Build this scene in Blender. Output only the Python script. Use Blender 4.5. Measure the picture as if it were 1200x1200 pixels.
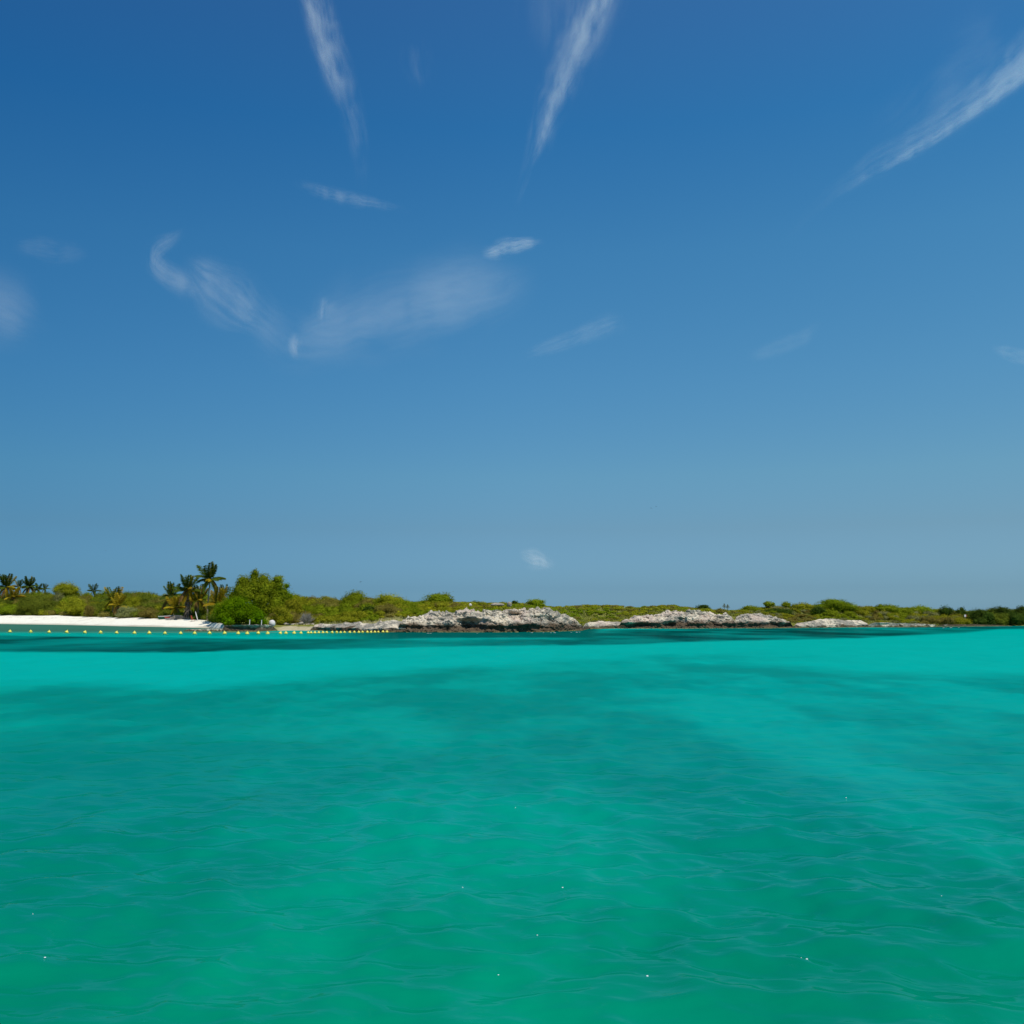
import bpy, math, random
import numpy as np

for o in list(bpy.data.objects):
    bpy.data.objects.remove(o)
scn = bpy.context.scene
COL = scn.collection
R = math.radians

# ------------------------------------------------------------------ camera
F = 1152.0            # focal length in photograph pixels (1200 wide)
EYE = 3.0             # eye height above the sea, standing on a boat
HOR = 716.0           # row of the true horizon
PITCH = math.atan((HOR - 600.0) / F)
cam = bpy.data.cameras.new('camera')
cam.sensor_width = 36.0
cam.lens = 36.0 * F / 1200.0
cam.clip_start = 0.1
cam.clip_end = 60000.0
cam_o = bpy.data.objects.new('camera', cam)
COL.objects.link(cam_o)
cam_o.location = (0, 0, EYE)
cam_o.rotation_euler = (math.pi / 2 + PITCH, 0, 0)
scn.camera = cam_o

# ------------------------------------------------------------------ sky and sun
SUN = np.array([0.32, -0.40, 0.86]); SUN /= np.linalg.norm(SUN)
SUN_EL = math.asin(SUN[2]); SUN_AZ = math.atan2(SUN[0], SUN[1])
world = bpy.data.worlds.new('World')
scn.world = world
world.use_nodes = True
nt = world.node_tree
for n in list(nt.nodes):
    nt.nodes.remove(n)
w_out = nt.nodes.new('ShaderNodeOutputWorld')
w_bg = nt.nodes.new('ShaderNodeBackground')
w_sky = nt.nodes.new('ShaderNodeTexSky')
w_sky.sky_type = 'NISHITA'
w_sky.sun_disc = False
w_sky.sun_elevation = SUN_EL
w_sky.sun_rotation = SUN_AZ
w_sky.air_density = 1.0
w_sky.dust_density = 0.6
w_sky.ozone_density = 2.2
w_bg.inputs['Strength'].default_value = 0.14
# the polarised, deep tropical blue: the sky's own radiance, tinted by height over the horizon
w_geo = nt.nodes.new('ShaderNodeNewGeometry')
w_sep = nt.nodes.new('ShaderNodeSeparateXYZ')
w_tc = nt.nodes.new('ShaderNodeTexCoord')
nt.links.new(w_tc.outputs['Generated'], w_sep.inputs[0])
w_ramp = nt.nodes.new('ShaderNodeValToRGB')
w_ramp.color_ramp.interpolation = 'LINEAR'
els = w_ramp.color_ramp.elements
SKY_STOPS = [(0.000, (0.252, 0.511, 0.900)), (0.022, (0.204, 0.402, 0.701)), (0.083, (0.248, 0.409, 0.552)), (0.135, (0.273, 0.492, 0.594)), (0.228, (0.258, 0.562, 0.691)), (0.348, (0.231, 0.623, 0.784)), (0.455, (0.158, 0.593, 0.835)), (0.543, (0.213, 0.587, 0.841))]
els[0].position, els[0].color = SKY_STOPS[0][0], (*SKY_STOPS[0][1], 1)
els[1].position, els[1].color = SKY_STOPS[-1][0], (*SKY_STOPS[-1][1], 1)
for p_, c_ in SKY_STOPS[1:-1]:
    e_ = els.new(p_); e_.color = (*c_, 1)
w_mul = nt.nodes.new('ShaderNodeMix')
w_mul.data_type = 'RGBA'; w_mul.blend_type = 'MULTIPLY'
w_mul.inputs[0].default_value = 1.0
nt.links.new(w_sep.outputs['Z'], w_ramp.inputs['Fac'])
nt.links.new(w_sky.outputs[0], w_mul.inputs[6])
nt.links.new(w_ramp.outputs['Color'], w_mul.inputs[7])
w_px = nt.nodes.new('ShaderNodeMath'); w_px.operation = 'ADD'; w_px.inputs[1].default_value = 0.5
w_pol = nt.nodes.new('ShaderNodeValToRGB')       # the polariser darkens the sky away from the sun
pe = w_pol.color_ramp.elements
pe[0].position, pe[0].color = 0.05, (0.60, 0.76, 0.84, 1)
pe[1].position, pe[1].color = 0.95, (1.24, 1.14, 1.07, 1)
e_ = pe.new(0.5); e_.color = (1, 1, 1, 1)
w_mul2 = nt.nodes.new('ShaderNodeMix'); w_mul2.data_type = 'RGBA'; w_mul2.blend_type = 'MULTIPLY'; w_mul2.inputs[0].default_value = 1.0
nt.links.new(w_sep.outputs['X'], w_px.inputs[0]); nt.links.new(w_px.outputs[0], w_pol.inputs['Fac'])
nt.links.new(w_mul.outputs[2], w_mul2.inputs[6]); nt.links.new(w_pol.outputs['Color'], w_mul2.inputs[7])
nt.links.new(w_mul2.outputs[2], w_bg.inputs['Color'])
nt.links.new(w_bg.outputs[0], w_out.inputs['Surface'])

sun = bpy.data.lights.new('sun', 'SUN')
sun.energy = 3.8
sun.angle = R(0.5)
sun.color = (1.0, 0.94, 0.83)
sun_o = bpy.data.objects.new('sun', sun)
COL.objects.link(sun_o)
from mathutils import Vector, Matrix
sun_o.rotation_euler = Vector(-SUN).to_track_quat('-Z', 'Y').to_euler()

scn.view_settings.view_transform = 'Standard'
scn.view_settings.look = 'None'
scn.view_settings.exposure = 0.0
scn.view_settings.gamma = 1.0
scn.render.engine = 'CYCLES'
scn.cycles.max_bounces = 6
scn.cycles.transparent_max_bounces = 24
scn.cycles.use_denoising = True

# ------------------------------------------------------------------ helpers
def tag(o, label=None, cat=None, group=None, kind=None):
    if label: o['label'] = label
    if cat: o['category'] = cat
    if group: o['group'] = group
    if kind: o['kind'] = kind
    return o

def ray(px, py):
    u = (np.asarray(px, float) - 600) / F
    v = (600 - np.asarray(py, float)) / F
    return u, math.cos(PITCH) - v * math.sin(PITCH), math.sin(PITCH) + v * math.cos(PITCH)

def X_at(px, Y, py=720.0):
    u, dy, dz = ray(px, py)
    return u / dy * Y

def Z_at(py, Y):
    u, dy, dz = ray(600, py)
    return EYE + dz / dy * Y

def PX(X, Y):
    u, dy, dz = ray(600, 720.0)
    return 600 + F * X / Y * dy

def Y_water(py):
    u, dy, dz = ray(600, py)
    return -EYE * dy / dz

def hash3(i, j, k, seed):
    h = (i.astype(np.int64) * 374761393 + j.astype(np.int64) * 668265263 + k.astype(np.int64) * 2147483647 + seed * 1274126177) & 0xffffffff
    h = ((h ^ (h >> 13)) * 1274126177) & 0xffffffff
    h = ((h ^ (h >> 16)) * 2246822519) & 0xffffffff
    h = h ^ (h >> 15)
    return (h & 0xffffff) / float(0xffffff)

def vnoise(x, y, z, seed=0):
    x, y, z = np.broadcast_arrays(np.asarray(x, float), np.asarray(y, float), np.asarray(z, float))
    i, j, k = np.floor(x).astype(np.int64), np.floor(y).astype(np.int64), np.floor(z).astype(np.int64)
    a, b, c = x - i, y - j, z - k
    a, b, c = a*a*a*(a*(a*6-15)+10), b*b*b*(b*(b*6-15)+10), c*c*c*(c*(c*6-15)+10)
    r = 0
    for di, wi in ((0, 1-a), (1, a)):
        for dj, wj in ((0, 1-b), (1, b)):
            for dk, wk in ((0, 1-c), (1, c)):
                r = r + wi * wj * wk * hash3(i+di, j+dj, k+dk, seed)
    return r * 2 - 1

def fbm(x, y, z, oct=4, seed=0, gain=0.5):
    r, amp, tot = 0, 1.0, 0
    for o in range(oct):
        r = r + amp * vnoise(np.asarray(x) * 2**o + 17.3*o, np.asarray(y) * 2**o - 9.1*o, np.asarray(z) * 2**o + 3.7*o, seed + o)
        tot += amp; amp *= gain
    return r / tot

def worley(x, y, z, seed=0):
    i, j, k = np.floor(x).astype(np.int64), np.floor(y).astype(np.int64), np.floor(z).astype(np.int64)
    d1 = np.full(x.shape, 9.0); d2 = np.full(x.shape, 9.0); cid = np.zeros(x.shape)
    for di in (-1, 0, 1):
        for dj in (-1, 0, 1):
            for dk in (-1, 0, 1):
                a, b, c = i+di, j+dj, k+dk
                px = a + hash3(a, b, c, seed); py = b + hash3(a, b, c, seed+1); pz = c + hash3(a, b, c, seed+2)
                d = np.sqrt((px-x)**2 + (py-y)**2 + (pz-z)**2)
                nearer = d < d1
                d2 = np.where(nearer, d1, np.minimum(d2, d))
                cid = np.where(nearer, hash3(a, b, c, seed+3), cid)
                d1 = np.where(nearer, d, d1)
    return d1, d2, cid

def sstep(a, b, x):
    t = np.clip((np.asarray(x, float) - a) / (b - a), 0, 1)
    return t * t * (3 - 2 * t)

def mesh_from(name, verts, faces, mat=None, parent=None, attrs=None, smooth=False, loc=None):
    """verts (n,3) array, faces (m,3|4) array or list of such arrays."""
    verts = np.asarray(verts, np.float32)
    if not isinstance(faces, list):
        faces = [faces]
    faces = [np.asarray(f, np.int32) for f in faces if len(f)]
    me = bpy.data.meshes.new(name)
    me.vertices.add(len(verts))
    me.vertices.foreach_set('co', verts.ravel())
    nl = sum(f.size for f in faces); nf = sum(len(f) for f in faces)
    me.loops.add(nl); me.polygons.add(nf)
    me.loops.foreach_set('vertex_index', np.concatenate([f.ravel() for f in faces]))
    totals = np.concatenate([np.full(len(f), f.shape[1], np.int32) for f in faces])
    starts = np.concatenate([[0], np.cumsum(totals)[:-1]]).astype(np.int32)
    me.polygons.foreach_set('loop_start', starts)
    me.polygons.foreach_set('loop_total', totals)
    me.polygons.foreach_set('use_smooth', np.full(nf, smooth, dtype=bool))
    for k, v in (attrs or {}).items():
        a = me.attributes.new(k, 'FLOAT', 'POINT')
        a.data.foreach_set('value', np.asarray(v, np.float32).ravel())
    me.update(calc_edges=True)
    if mat: me.materials.append(mat)
    o = bpy.data.objects.new(name, me)
    COL.objects.link(o)
    if parent: o.parent = parent
    if loc is not None: o.location = loc
    return o

def empty(name, loc):
    o = bpy.data.objects.new(name, None)
    o.empty_display_size = 0.3
    COL.objects.link(o); o.location = loc
    return o

def grid_faces(nr, nc):
    i = np.arange(nr - 1)[:, None] * nc + np.arange(nc - 1)[None, :]
    return np.stack([i, i + 1, i + nc + 1, i + nc], -1).reshape(-1, 4)

class MB:
    def __init__(s): s.v, s.q, s.n, s.at = [], [], 0, []
    def add(s, v, q, a=0.5):
        v = np.asarray(v, float).reshape(-1, 3)
        s.v.append(v); s.q.append(np.asarray(q) + s.n); s.n += len(v)
        s.at.append(np.broadcast_to(np.asarray(a, float), (len(v),)))
    def build(s, name, mat, parent=None, smooth=False, loc=None):
        qs = [q for q in s.q if q.shape[1] == 4]; ts = [q for q in s.q if q.shape[1] == 3]
        fs = []
        if qs: fs.append(np.concatenate(qs))
        if ts: fs.append(np.concatenate(ts))
        return mesh_from(name, np.concatenate(s.v), fs, mat, parent, {'tint': np.concatenate(s.at)}, smooth, loc)
    def tube(s, pts, radii, n=7, a=0.5):
        pts = np.asarray(pts, float); radii = np.broadcast_to(np.asarray(radii, float), (len(pts),))
        T = np.gradient(pts, axis=0); T /= np.linalg.norm(T, axis=1)[:, None] + 1e-9
        up = np.where(np.abs(T[:, 2:3]) > 0.9, np.array([[1.0, 0, 0]]), np.array([[0, 0, 1.0]]))
        A = np.cross(T, up); A /= np.linalg.norm(A, axis=1)[:, None] + 1e-9
        B = np.cross(T, A)
        th = np.linspace(0, 2*np.pi, n, endpoint=False)
        V = pts[:, None] + radii[:, None, None] * (A[:, None] * np.cos(th)[None, :, None] + B[:, None] * np.sin(th)[None, :, None])
        m = len(pts)
        i = np.arange(m-1)[:, None]; j = np.arange(n)[None, :]
        q = np.stack([i*n+j, i*n+(j+1) % n, (i+1)*n+(j+1) % n, (i+1)*n+j], -1).reshape(-1, 4)
        s.add(V, q, a)
        for r, c, flip in ((0, pts[0], True), (m-1, pts[-1], False)):
            ring = r*n + np.arange(n)
            base = s.n - m*n
            tri = np.stack([ring, np.roll(ring, -1), np.full(n, m*n)], -1)
            s.v.append(np.asarray(c, float)[None]); s.at.append(np.array([float(np.mean(a))])); 
            tri[:, 2] = s.n - base
            s.q.append(tri + base); s.n += 1
    def box(s, c, d, rot=0, a=0.5, tilt=0.0):
        x, y, z = np.array(d) / 2
        v = np.array([[-x,-y,-z],[x,-y,-z],[x,y,-z],[-x,y,-z],[-x,-y,z],[x,-y,z],[x,y,z],[-x,y,z]])
        ct, st = math.cos(tilt), math.sin(tilt)
        v = v @ np.array([[ct,0,st],[0,1,0],[-st,0,ct]]).T
        cr, sr = math.cos(rot), math.sin(rot)
        v = v @ np.array([[cr,-sr,0],[sr,cr,0],[0,0,1]]).T + np.array(c)
        s.add(v, [[0,3,2,1],[4,5,6,7],[0,1,5,4],[1,2,6,5],[2,3,7,6],[3,0,4,7]], a)
    def lathe(s, prof, c=(0,0,0), n=16, a=0.5):
        prof = np.asarray(prof, float); th = np.linspace(0, 2*np.pi, n, endpoint=False)
        V = np.stack([prof[:, 0:1]*np.cos(th), prof[:, 0:1]*np.sin(th), np.repeat(prof[:, 1:2], n, 1)], -1) + np.array(c)
        m = len(prof)
        i = np.arange(m-1)[:, None]; j = np.arange(n)[None, :]
        q = np.stack([i*n+j, i*n+(j+1) % n, (i+1)*n+(j+1) % n, (i+1)*n+j], -1).reshape(-1, 4)
        s.add(V, q, a)

# ------------------------------------------------------------------ materials
class NG:
    def __init__(s, name):
        s.m = bpy.data.materials.new(name); s.m.use_nodes = True
        s.t = s.m.node_tree
        for n in list(s.t.nodes): s.t.nodes.remove(n)
        s.out = s.n('ShaderNodeOutputMaterial')
    def n(s, typ, **kw):
        nd = s.t.nodes.new(typ)
        for k, v in kw.items(): setattr(nd, k, v)
        return nd
    def l(s, a, b): s.t.links.new(a, b)
    def put(s, sock, v):
        if hasattr(v, 'node'): s.l(v, sock)
        else: sock.default_value = v
    def attr(s, name, typ='GEOMETRY'):
        return s.n('ShaderNodeAttribute', attribute_name=name, attribute_type=typ)
    def math(s, op, a, b=0.0, c=0.0, clamp=False):
        nd = s.n('ShaderNodeMath', operation=op, use_clamp=clamp)
        s.put(nd.inputs[0], a); s.put(nd.inputs[1], b); s.put(nd.inputs[2], c)
        return nd.outputs[0]
    def mix(s, f, a, b, blend='MIX'):
        nd = s.n('ShaderNodeMix', data_type='RGBA', blend_type=blend)
        s.put(nd.inputs[0], f); s.put(nd.inputs[6], (*a, 1) if isinstance(a, tuple) else a); s.put(nd.inputs[7], (*b, 1) if isinstance(b, tuple) else b)
        return nd.outputs[2]
    def noise(s, scale, detail=4, rough=0.5, vec=None, dist=0.0):
        nd = s.n('ShaderNodeTexNoise')
        nd.inputs['Scale'].default_value = scale; nd.inputs['Detail'].default_value = detail
        nd.inputs['Roughness'].default_value = rough; nd.inputs['Distortion'].default_value = dist
        if vec is not None: s.l(vec, nd.inputs['Vector'])
        return nd.outputs['Fac']
    def ramp(s, f, a, b, x=0.0, y=1.0):
        nd = s.n('ShaderNodeMapRange', interpolation_type='SMOOTHSTEP')
        s.put(nd.inputs[0], f); nd.inputs[1].default_value = a; nd.inputs[2].default_value = b
        nd.inputs[3].default_value = x; nd.inputs[4].default_value = y
        return nd.outputs[0]
    def pos(s): return s.n('ShaderNodeNewGeometry').outputs['Position']
    def scaled(s, vec, sc):
        nd = s.n('ShaderNodeMapping'); nd.inputs['Scale'].default_value = sc
        s.l(vec, nd.inputs['Vector']); return nd.outputs[0]
    def principled(s, col, rough=0.6, spec=0.3, bump=None, bstr=0.3, bdist=0.1):
        p = s.n('ShaderNodeBsdfPrincipled')
        s.put(p.inputs['Base Color'], (*col, 1) if isinstance(col, tuple) else col)
        s.put(p.inputs['Roughness'], rough); p.inputs['Specular IOR Level'].default_value = spec
        if bump is not None:
            b = s.n('ShaderNodeBump'); b.inputs['Strength'].default_value = bstr; b.inputs['Distance'].default_value = bdist
            s.l(bump, b.inputs['Height']); s.l(b.outputs[0], p.inputs['Normal'])
        s.l(p.outputs[0], s.out.inputs['Surface'])
        return p

def foliage_mat(name, dark, light, trans=0.35):
    g = NG(name)
    tint = g.attr('tint').outputs['Fac']
    oi = g.n('ShaderNodeObjectInfo').outputs['Random']
    big = g.noise(0.55, 3, 0.6, g.pos())
    f = g.math('ADD', g.math('MULTIPLY', tint, 0.75), g.math('MULTIPLY', g.math('SUBTRACT', big, 0.38), 1.0), clamp=True)
    col = g.mix(f, dark, light)
    hue = g.n('ShaderNodeHueSaturation')
    g.put(hue.inputs['Hue'], g.math('ADD', 0.49, g.math('MULTIPLY', oi, 0.02)))
    g.put(hue.inputs['Value'], g.math('ADD', 0.88, g.math('MULTIPLY', oi, 0.25)))
    g.l(col, hue.inputs['Color'])
    d = g.n('ShaderNodeBsdfDiffuse'); t = g.n('ShaderNodeBsdfTranslucent')
    g.l(hue.outputs[0], d.inputs['Color']); g.l(hue.outputs[0], t.inputs['Color'])
    m = g.n('ShaderNodeMixShader'); m.inputs[0].default_value = trans + 0.06
    g.l(d.outputs[0], m.inputs[1]); g.l(t.outputs[0], m.inputs[2])
    g.l(m.outputs[0], g.out.inputs['Surface'])
    return g.m

FOL = {
    'olive': foliage_mat('olive_foliage', (0.170, 0.178, 0.008), (0.43, 0.42, 0.028)),
    'green': foliage_mat('green_foliage', (0.118, 0.162, 0.006), (0.34, 0.40, 0.020)),
    'bright': foliage_mat('bright_green_foliage', (0.060, 0.130, 0.002), (0.21, 0.34, 0.005)),
    'grey': foliage_mat('grey_green_foliage', (0.17, 0.18, 0.055), (0.35, 0.35, 0.13)),
    'brown': foliage_mat('brownish_foliage', (0.15, 0.125, 0.022), (0.34, 0.29, 0.06)),
    'dark': foliage_mat('dark_mangrove_foliage', (0.030, 0.060, 0.009), (0.11, 0.16, 0.02)),
    'yellow': foliage_mat('yellow_foliage', (0.30, 0.22, 0.015), (0.62, 0.46, 0.03)),
    'palm': foliage_mat('palm_green_foliage', (0.042, 0.078, 0.010), (0.16, 0.20, 0.022), 0.4),
    'palmyel': foliage_mat('palm_yellow_foliage', (0.26, 0.19, 0.012), (0.58, 0.42, 0.03), 0.35),
    'moss': foliage_mat('moss_green_foliage', (0.085, 0.11, 0.009), (0.24, 0.27, 0.03)),
    'shag': foliage_mat('dead_frond_thatch', (0.045, 0.042, 0.038), (0.15, 0.125, 0.10), 0.1),
    'dry': foliage_mat('dry_palm_foliage', (0.16, 0.10, 0.035), (0.40, 0.25, 0.06), 0.2),
    'flower': foliage_mat('flowering_foliage', (0.35, 0.34, 0.01), (0.62, 0.60, 0.02), 0.3),
    'deadgrey': foliage_mat('bare_twig_foliage', (0.20, 0.18, 0.15), (0.46, 0.43, 0.37), 0.1),
}
def bark_mat(name, a, b):
    g = NG(name)
    g.principled(g.mix(g.noise(6, 4, 0.6, g.scaled(g.pos(), (1, 1, 3))), a, b), 0.9, 0.1)
    return g.m
BARK = bark_mat('grey_bark', (0.10, 0.085, 0.07), (0.30, 0.27, 0.23))
PALMBARK = bark_mat('palm_bark', (0.12, 0.09, 0.065), (0.34, 0.28, 0.22))
def plain(name, col, rough=0.6, spec=0.3, var=0.15):
    g = NG(name)
    n = g.noise(9, 4, 0.6, g.n('ShaderNodeTexCoord').outputs['Object'])
    c2 = tuple(max(0, c * (1 - var)) for c in col)
    g.principled(g.mix(n, c2, col), rough, spec)
    return g.m

# limestone, pitted and stained by the tide
def rock_mat():
    g = NG('limestone')
    p = g.pos()
    big = g.noise(0.30, 5, 0.6, p, 0.4)
    med = g.noise(1.3, 6, 0.68, g.scaled(p, (0.8, 0.8, 1.5)), 0.3)
    fine = g.noise(5.0, 4, 0.6, p)
    pale = g.mix(g.ramp(big, 0.42, 0.62), (0.47, 0.405, 0.31), (0.69, 0.59, 0.44))
    grey = g.mix(fine, (0.20, 0.18, 0.145), (0.37, 0.335, 0.27))
    col = g.mix(g.ramp(g.math('ADD', med, g.math('MULTIPLY', g.math('SUBTRACT', big, 0.5), 0.5)), 0.47, 0.54), grey, pale)
    pink = g.noise(0.22, 3, 0.5, g.scaled(p, (1, 1, 2.5)))
    col = g.mix(g.ramp(pink, 0.52, 0.66, 0, 0.5), col, (0.66, 0.50, 0.40))
    col = g.mix(g.ramp(fine, 0.60, 0.72, 0, 0.55), col, (0.13, 0.125, 0.10))
    z = g.n('ShaderNodeSeparateXYZ'); g.l(p, z.inputs[0])
    zz = g.math('ADD', z.outputs['Z'], g.math('MULTIPLY', g.math('SUBTRACT', g.noise(0.5, 5, 0.6, p), 0.5), 2.2))
    zz = g.math('DIVIDE', zz, g.math('MAXIMUM', g.attr('tide').outputs['Fac'], 0.2))
    col = g.mix(g.ramp(zz, 0.65, 1.45, 0.93, 0), col, (0.090, 0.058, 0.032))
    zz2 = g.math('ADD', z.outputs['Z'], g.math('MULTIPLY', g.math('SUBTRACT', fine, 0.5), 0.5))
    col = g.mix(g.ramp(zz2, -0.02, 0.16, 0.7, 0), col, (0.24, 0.22, 0.06))
    vor = g.n('ShaderNodeTexVoronoi'); vor.inputs['Scale'].default_value = 2.6; g.l(p, vor.inputs['Vector'])
    h = g.math('ADD', g.math('MULTIPLY', vor.outputs['Distance'], 0.6), g.math('ADD', g.math('MULTIPLY', med, 0.8), g.math('MULTIPLY', fine, 0.35)))
    g.principled(col, 0.95, 0.1, h, 0.9, 0.25)
    return g.m
ROCK = rock_mat()

def ground_mat():
    g = NG('ground')
    p = g.pos()
    sand = g.attr('sand').outputs['Fac']; dry = g.attr('dry').outputs['Fac']
    n1 = g.noise(0.35, 5, 0.6, p); n2 = g.noise(2.5, 4, 0.6, p)
    soil = g.mix(g.ramp(n1, 0.35, 0.65), (0.13, 0.145, 0.02), (0.23, 0.225, 0.045))
    drycol = g.mix(n2, (0.22, 0.21, 0.06), (0.45, 0.40, 0.22))
    c = g.mix(dry, soil, drycol)
    sc = g.mix(g.ramp(n2, 0.3, 0.7), (0.42, 0.35, 0.22), (0.58, 0.49, 0.33))
    c = g.mix(sand, c, sc)
    g.principled(c, 0.95, 0.05, n2, 0.4, 0.1)
    return g.m
def sand_mat():
    g = NG('coral_sand')
    p = g.pos()
    n1 = g.noise(0.12, 5, 0.6, g.scaled(p, (1, 3, 1))); n2 = g.noise(1.7, 5, 0.65, p)
    c = g.mix(g.ramp(n2, 0.3, 0.7), (0.86, 0.79, 0.63), (0.95, 0.89, 0.74))
    c = g.mix(g.ramp(n1, 0.56, 0.68, 0, 0.45), c, (0.50, 0.45, 0.36))
    zs = g.n('ShaderNodeSeparateXYZ'); g.l(p, zs.inputs[0])
    wz = g.math('ADD', zs.outputs['Z'], g.math('MULTIPLY', g.math('SUBTRACT', n1, 0.5), 1.0))
    wr = g.math('MULTIPLY', g.ramp(wz, 1.30, 1.42), g.ramp(wz, 1.55, 1.42))
    c = g.mix(g.math('MULTIPLY', wr, g.ramp(n2, 0.5, 0.6, 0, 0.7)), c, (0.22, 0.16, 0.08))
    wet = g.attr('wet').outputs['Fac']
    c = g.mix(wet, c, (0.50, 0.46, 0.35))
    g.principled(c, 0.95, 0.05, n2, 0.5, 0.12)
    return g.m

# ------------------------------------------------------------------ the lie of the shore, read along the view
def arr(s):
    a = [tuple(float(q) for q in p.split(':')) for p in s.split()]
    return np.array([q[0] for q in a]), np.array([q[1] for q in a])
SH = arr('-700:729.5 -300:730 0:731.2 80:732.4 140:733.8 200:735 246:736.2 262:740 300:740.3 325:739.2 345:738.8 372:739 400:740 450:741 520:741 600:741 650:740.4 682:739 690:737 720:736.7 800:736.7 900:736.3 930:736 1000:735.3 1060:735 1100:734.6 1200:733.6 1500:732.5 1900:732')
VB = arr('-700:720 0:720.5 80:722 140:723.6 200:725 240:727 256:731 300:732 340:731 372:730 420:729 450:726 480:722 520:719 540:717 580:716 600:713.5 620:714 640:716 660:720.5 680:728 700:729.5 722:728.5 740:724 760:722 785:718 800:717 820:717 850:721 870:721 880:718.5 900:722 915:726 930:729 950:728.5 960:726 1000:726.5 1018:730 1060:730.5 1120:731.5 1200:731 1900:730')
SIL = arr('-700:690 -300:690 0:693 30:692 60:693 90:694 130:692 160:691 200:693 240:693 265:695 330:696 350:696 380:698.5 400:699 430:698.5 455:699 480:703 510:702.5 545:704.5 580:705 610:705.5 634:708 650:710 665:709.5 690:708 715:708 735:709 745:711 760:709 785:708 800:710 825:711 840:714 862:713.5 880:711.5 900:710 930:709 950:709.5 975:708 1000:710 1030:709.5 1055:710.5 1090:711 1112:713 1130:714 1150:715.5 1162:712 1180:712.5 1190:714 1205:712.5 1900:712')
ALW = arr('-700:3.2 0:3.2 240:3.2 300:2.6 350:2.3 450:1.9 540:1.1 650:0.55 850:0.6 920:1.0 1050:1.2 1120:2.0 1200:2.5 1900:2.5')
BW = arr('-700:15 200:15 245:13 262:7 340:7 372:8 450:9 520:10 640:9 690:5 740:7 800:8 930:6 1060:4 1200:4 1900:4')
RD = arr('-700:34 240:34 300:30 400:28 1900:28')
def at(a, px): return np.interp(px, *a)
SHY = (SH[0], Y_water(SH[1]))
def Ds(px): return at(SHY, px)
def Yb(px): return Ds(px) + at(BW, px)
def Yr(px): return Yb(px) + at(RD, px)
def ground_z(px, Y):
    px = np.asarray(px, float); Y = np.asarray(Y, float)
    ds, yb, yr = Ds(px), Yb(px), Yr(px)
    zb = Z_at(at(VB, px), yb); zr = np.maximum(Z_at(at(SIL, px), yr) - at(ALW, px), zb + 0.1)
    rocky = sstep(360, 470, px)
    a = np.clip((Y - ds) / (yb - ds), -1, 1)
    za = np.where(a < 0, a * 0.7, zb * (1 - (1 - np.clip(a, 0, 1)) ** 1.4) - rocky * 0.6 * np.sin(np.pi * np.clip(a, 0, 1)) - rocky * 0.25)
    b = sstep(0, 1, (Y - yb) / (yr - yb))
    z = np.where(Y < yb, za, zb - rocky * 0.25 * (1 - b) + (zr - zb) * b)
    c = sstep(0, 1, (Y - yr) / 160.0)
    z = z + (np.maximum(zr * 0.85, 3.02) - z) * c * (Y > yr)
    X = X_at(px, Y)
    z = z + 0.22 * fbm(X * 0.13, Y * 0.13, 0, 3, 5) * np.clip((Y - yb + 4) / 8, 0, 1)
    return z

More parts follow.
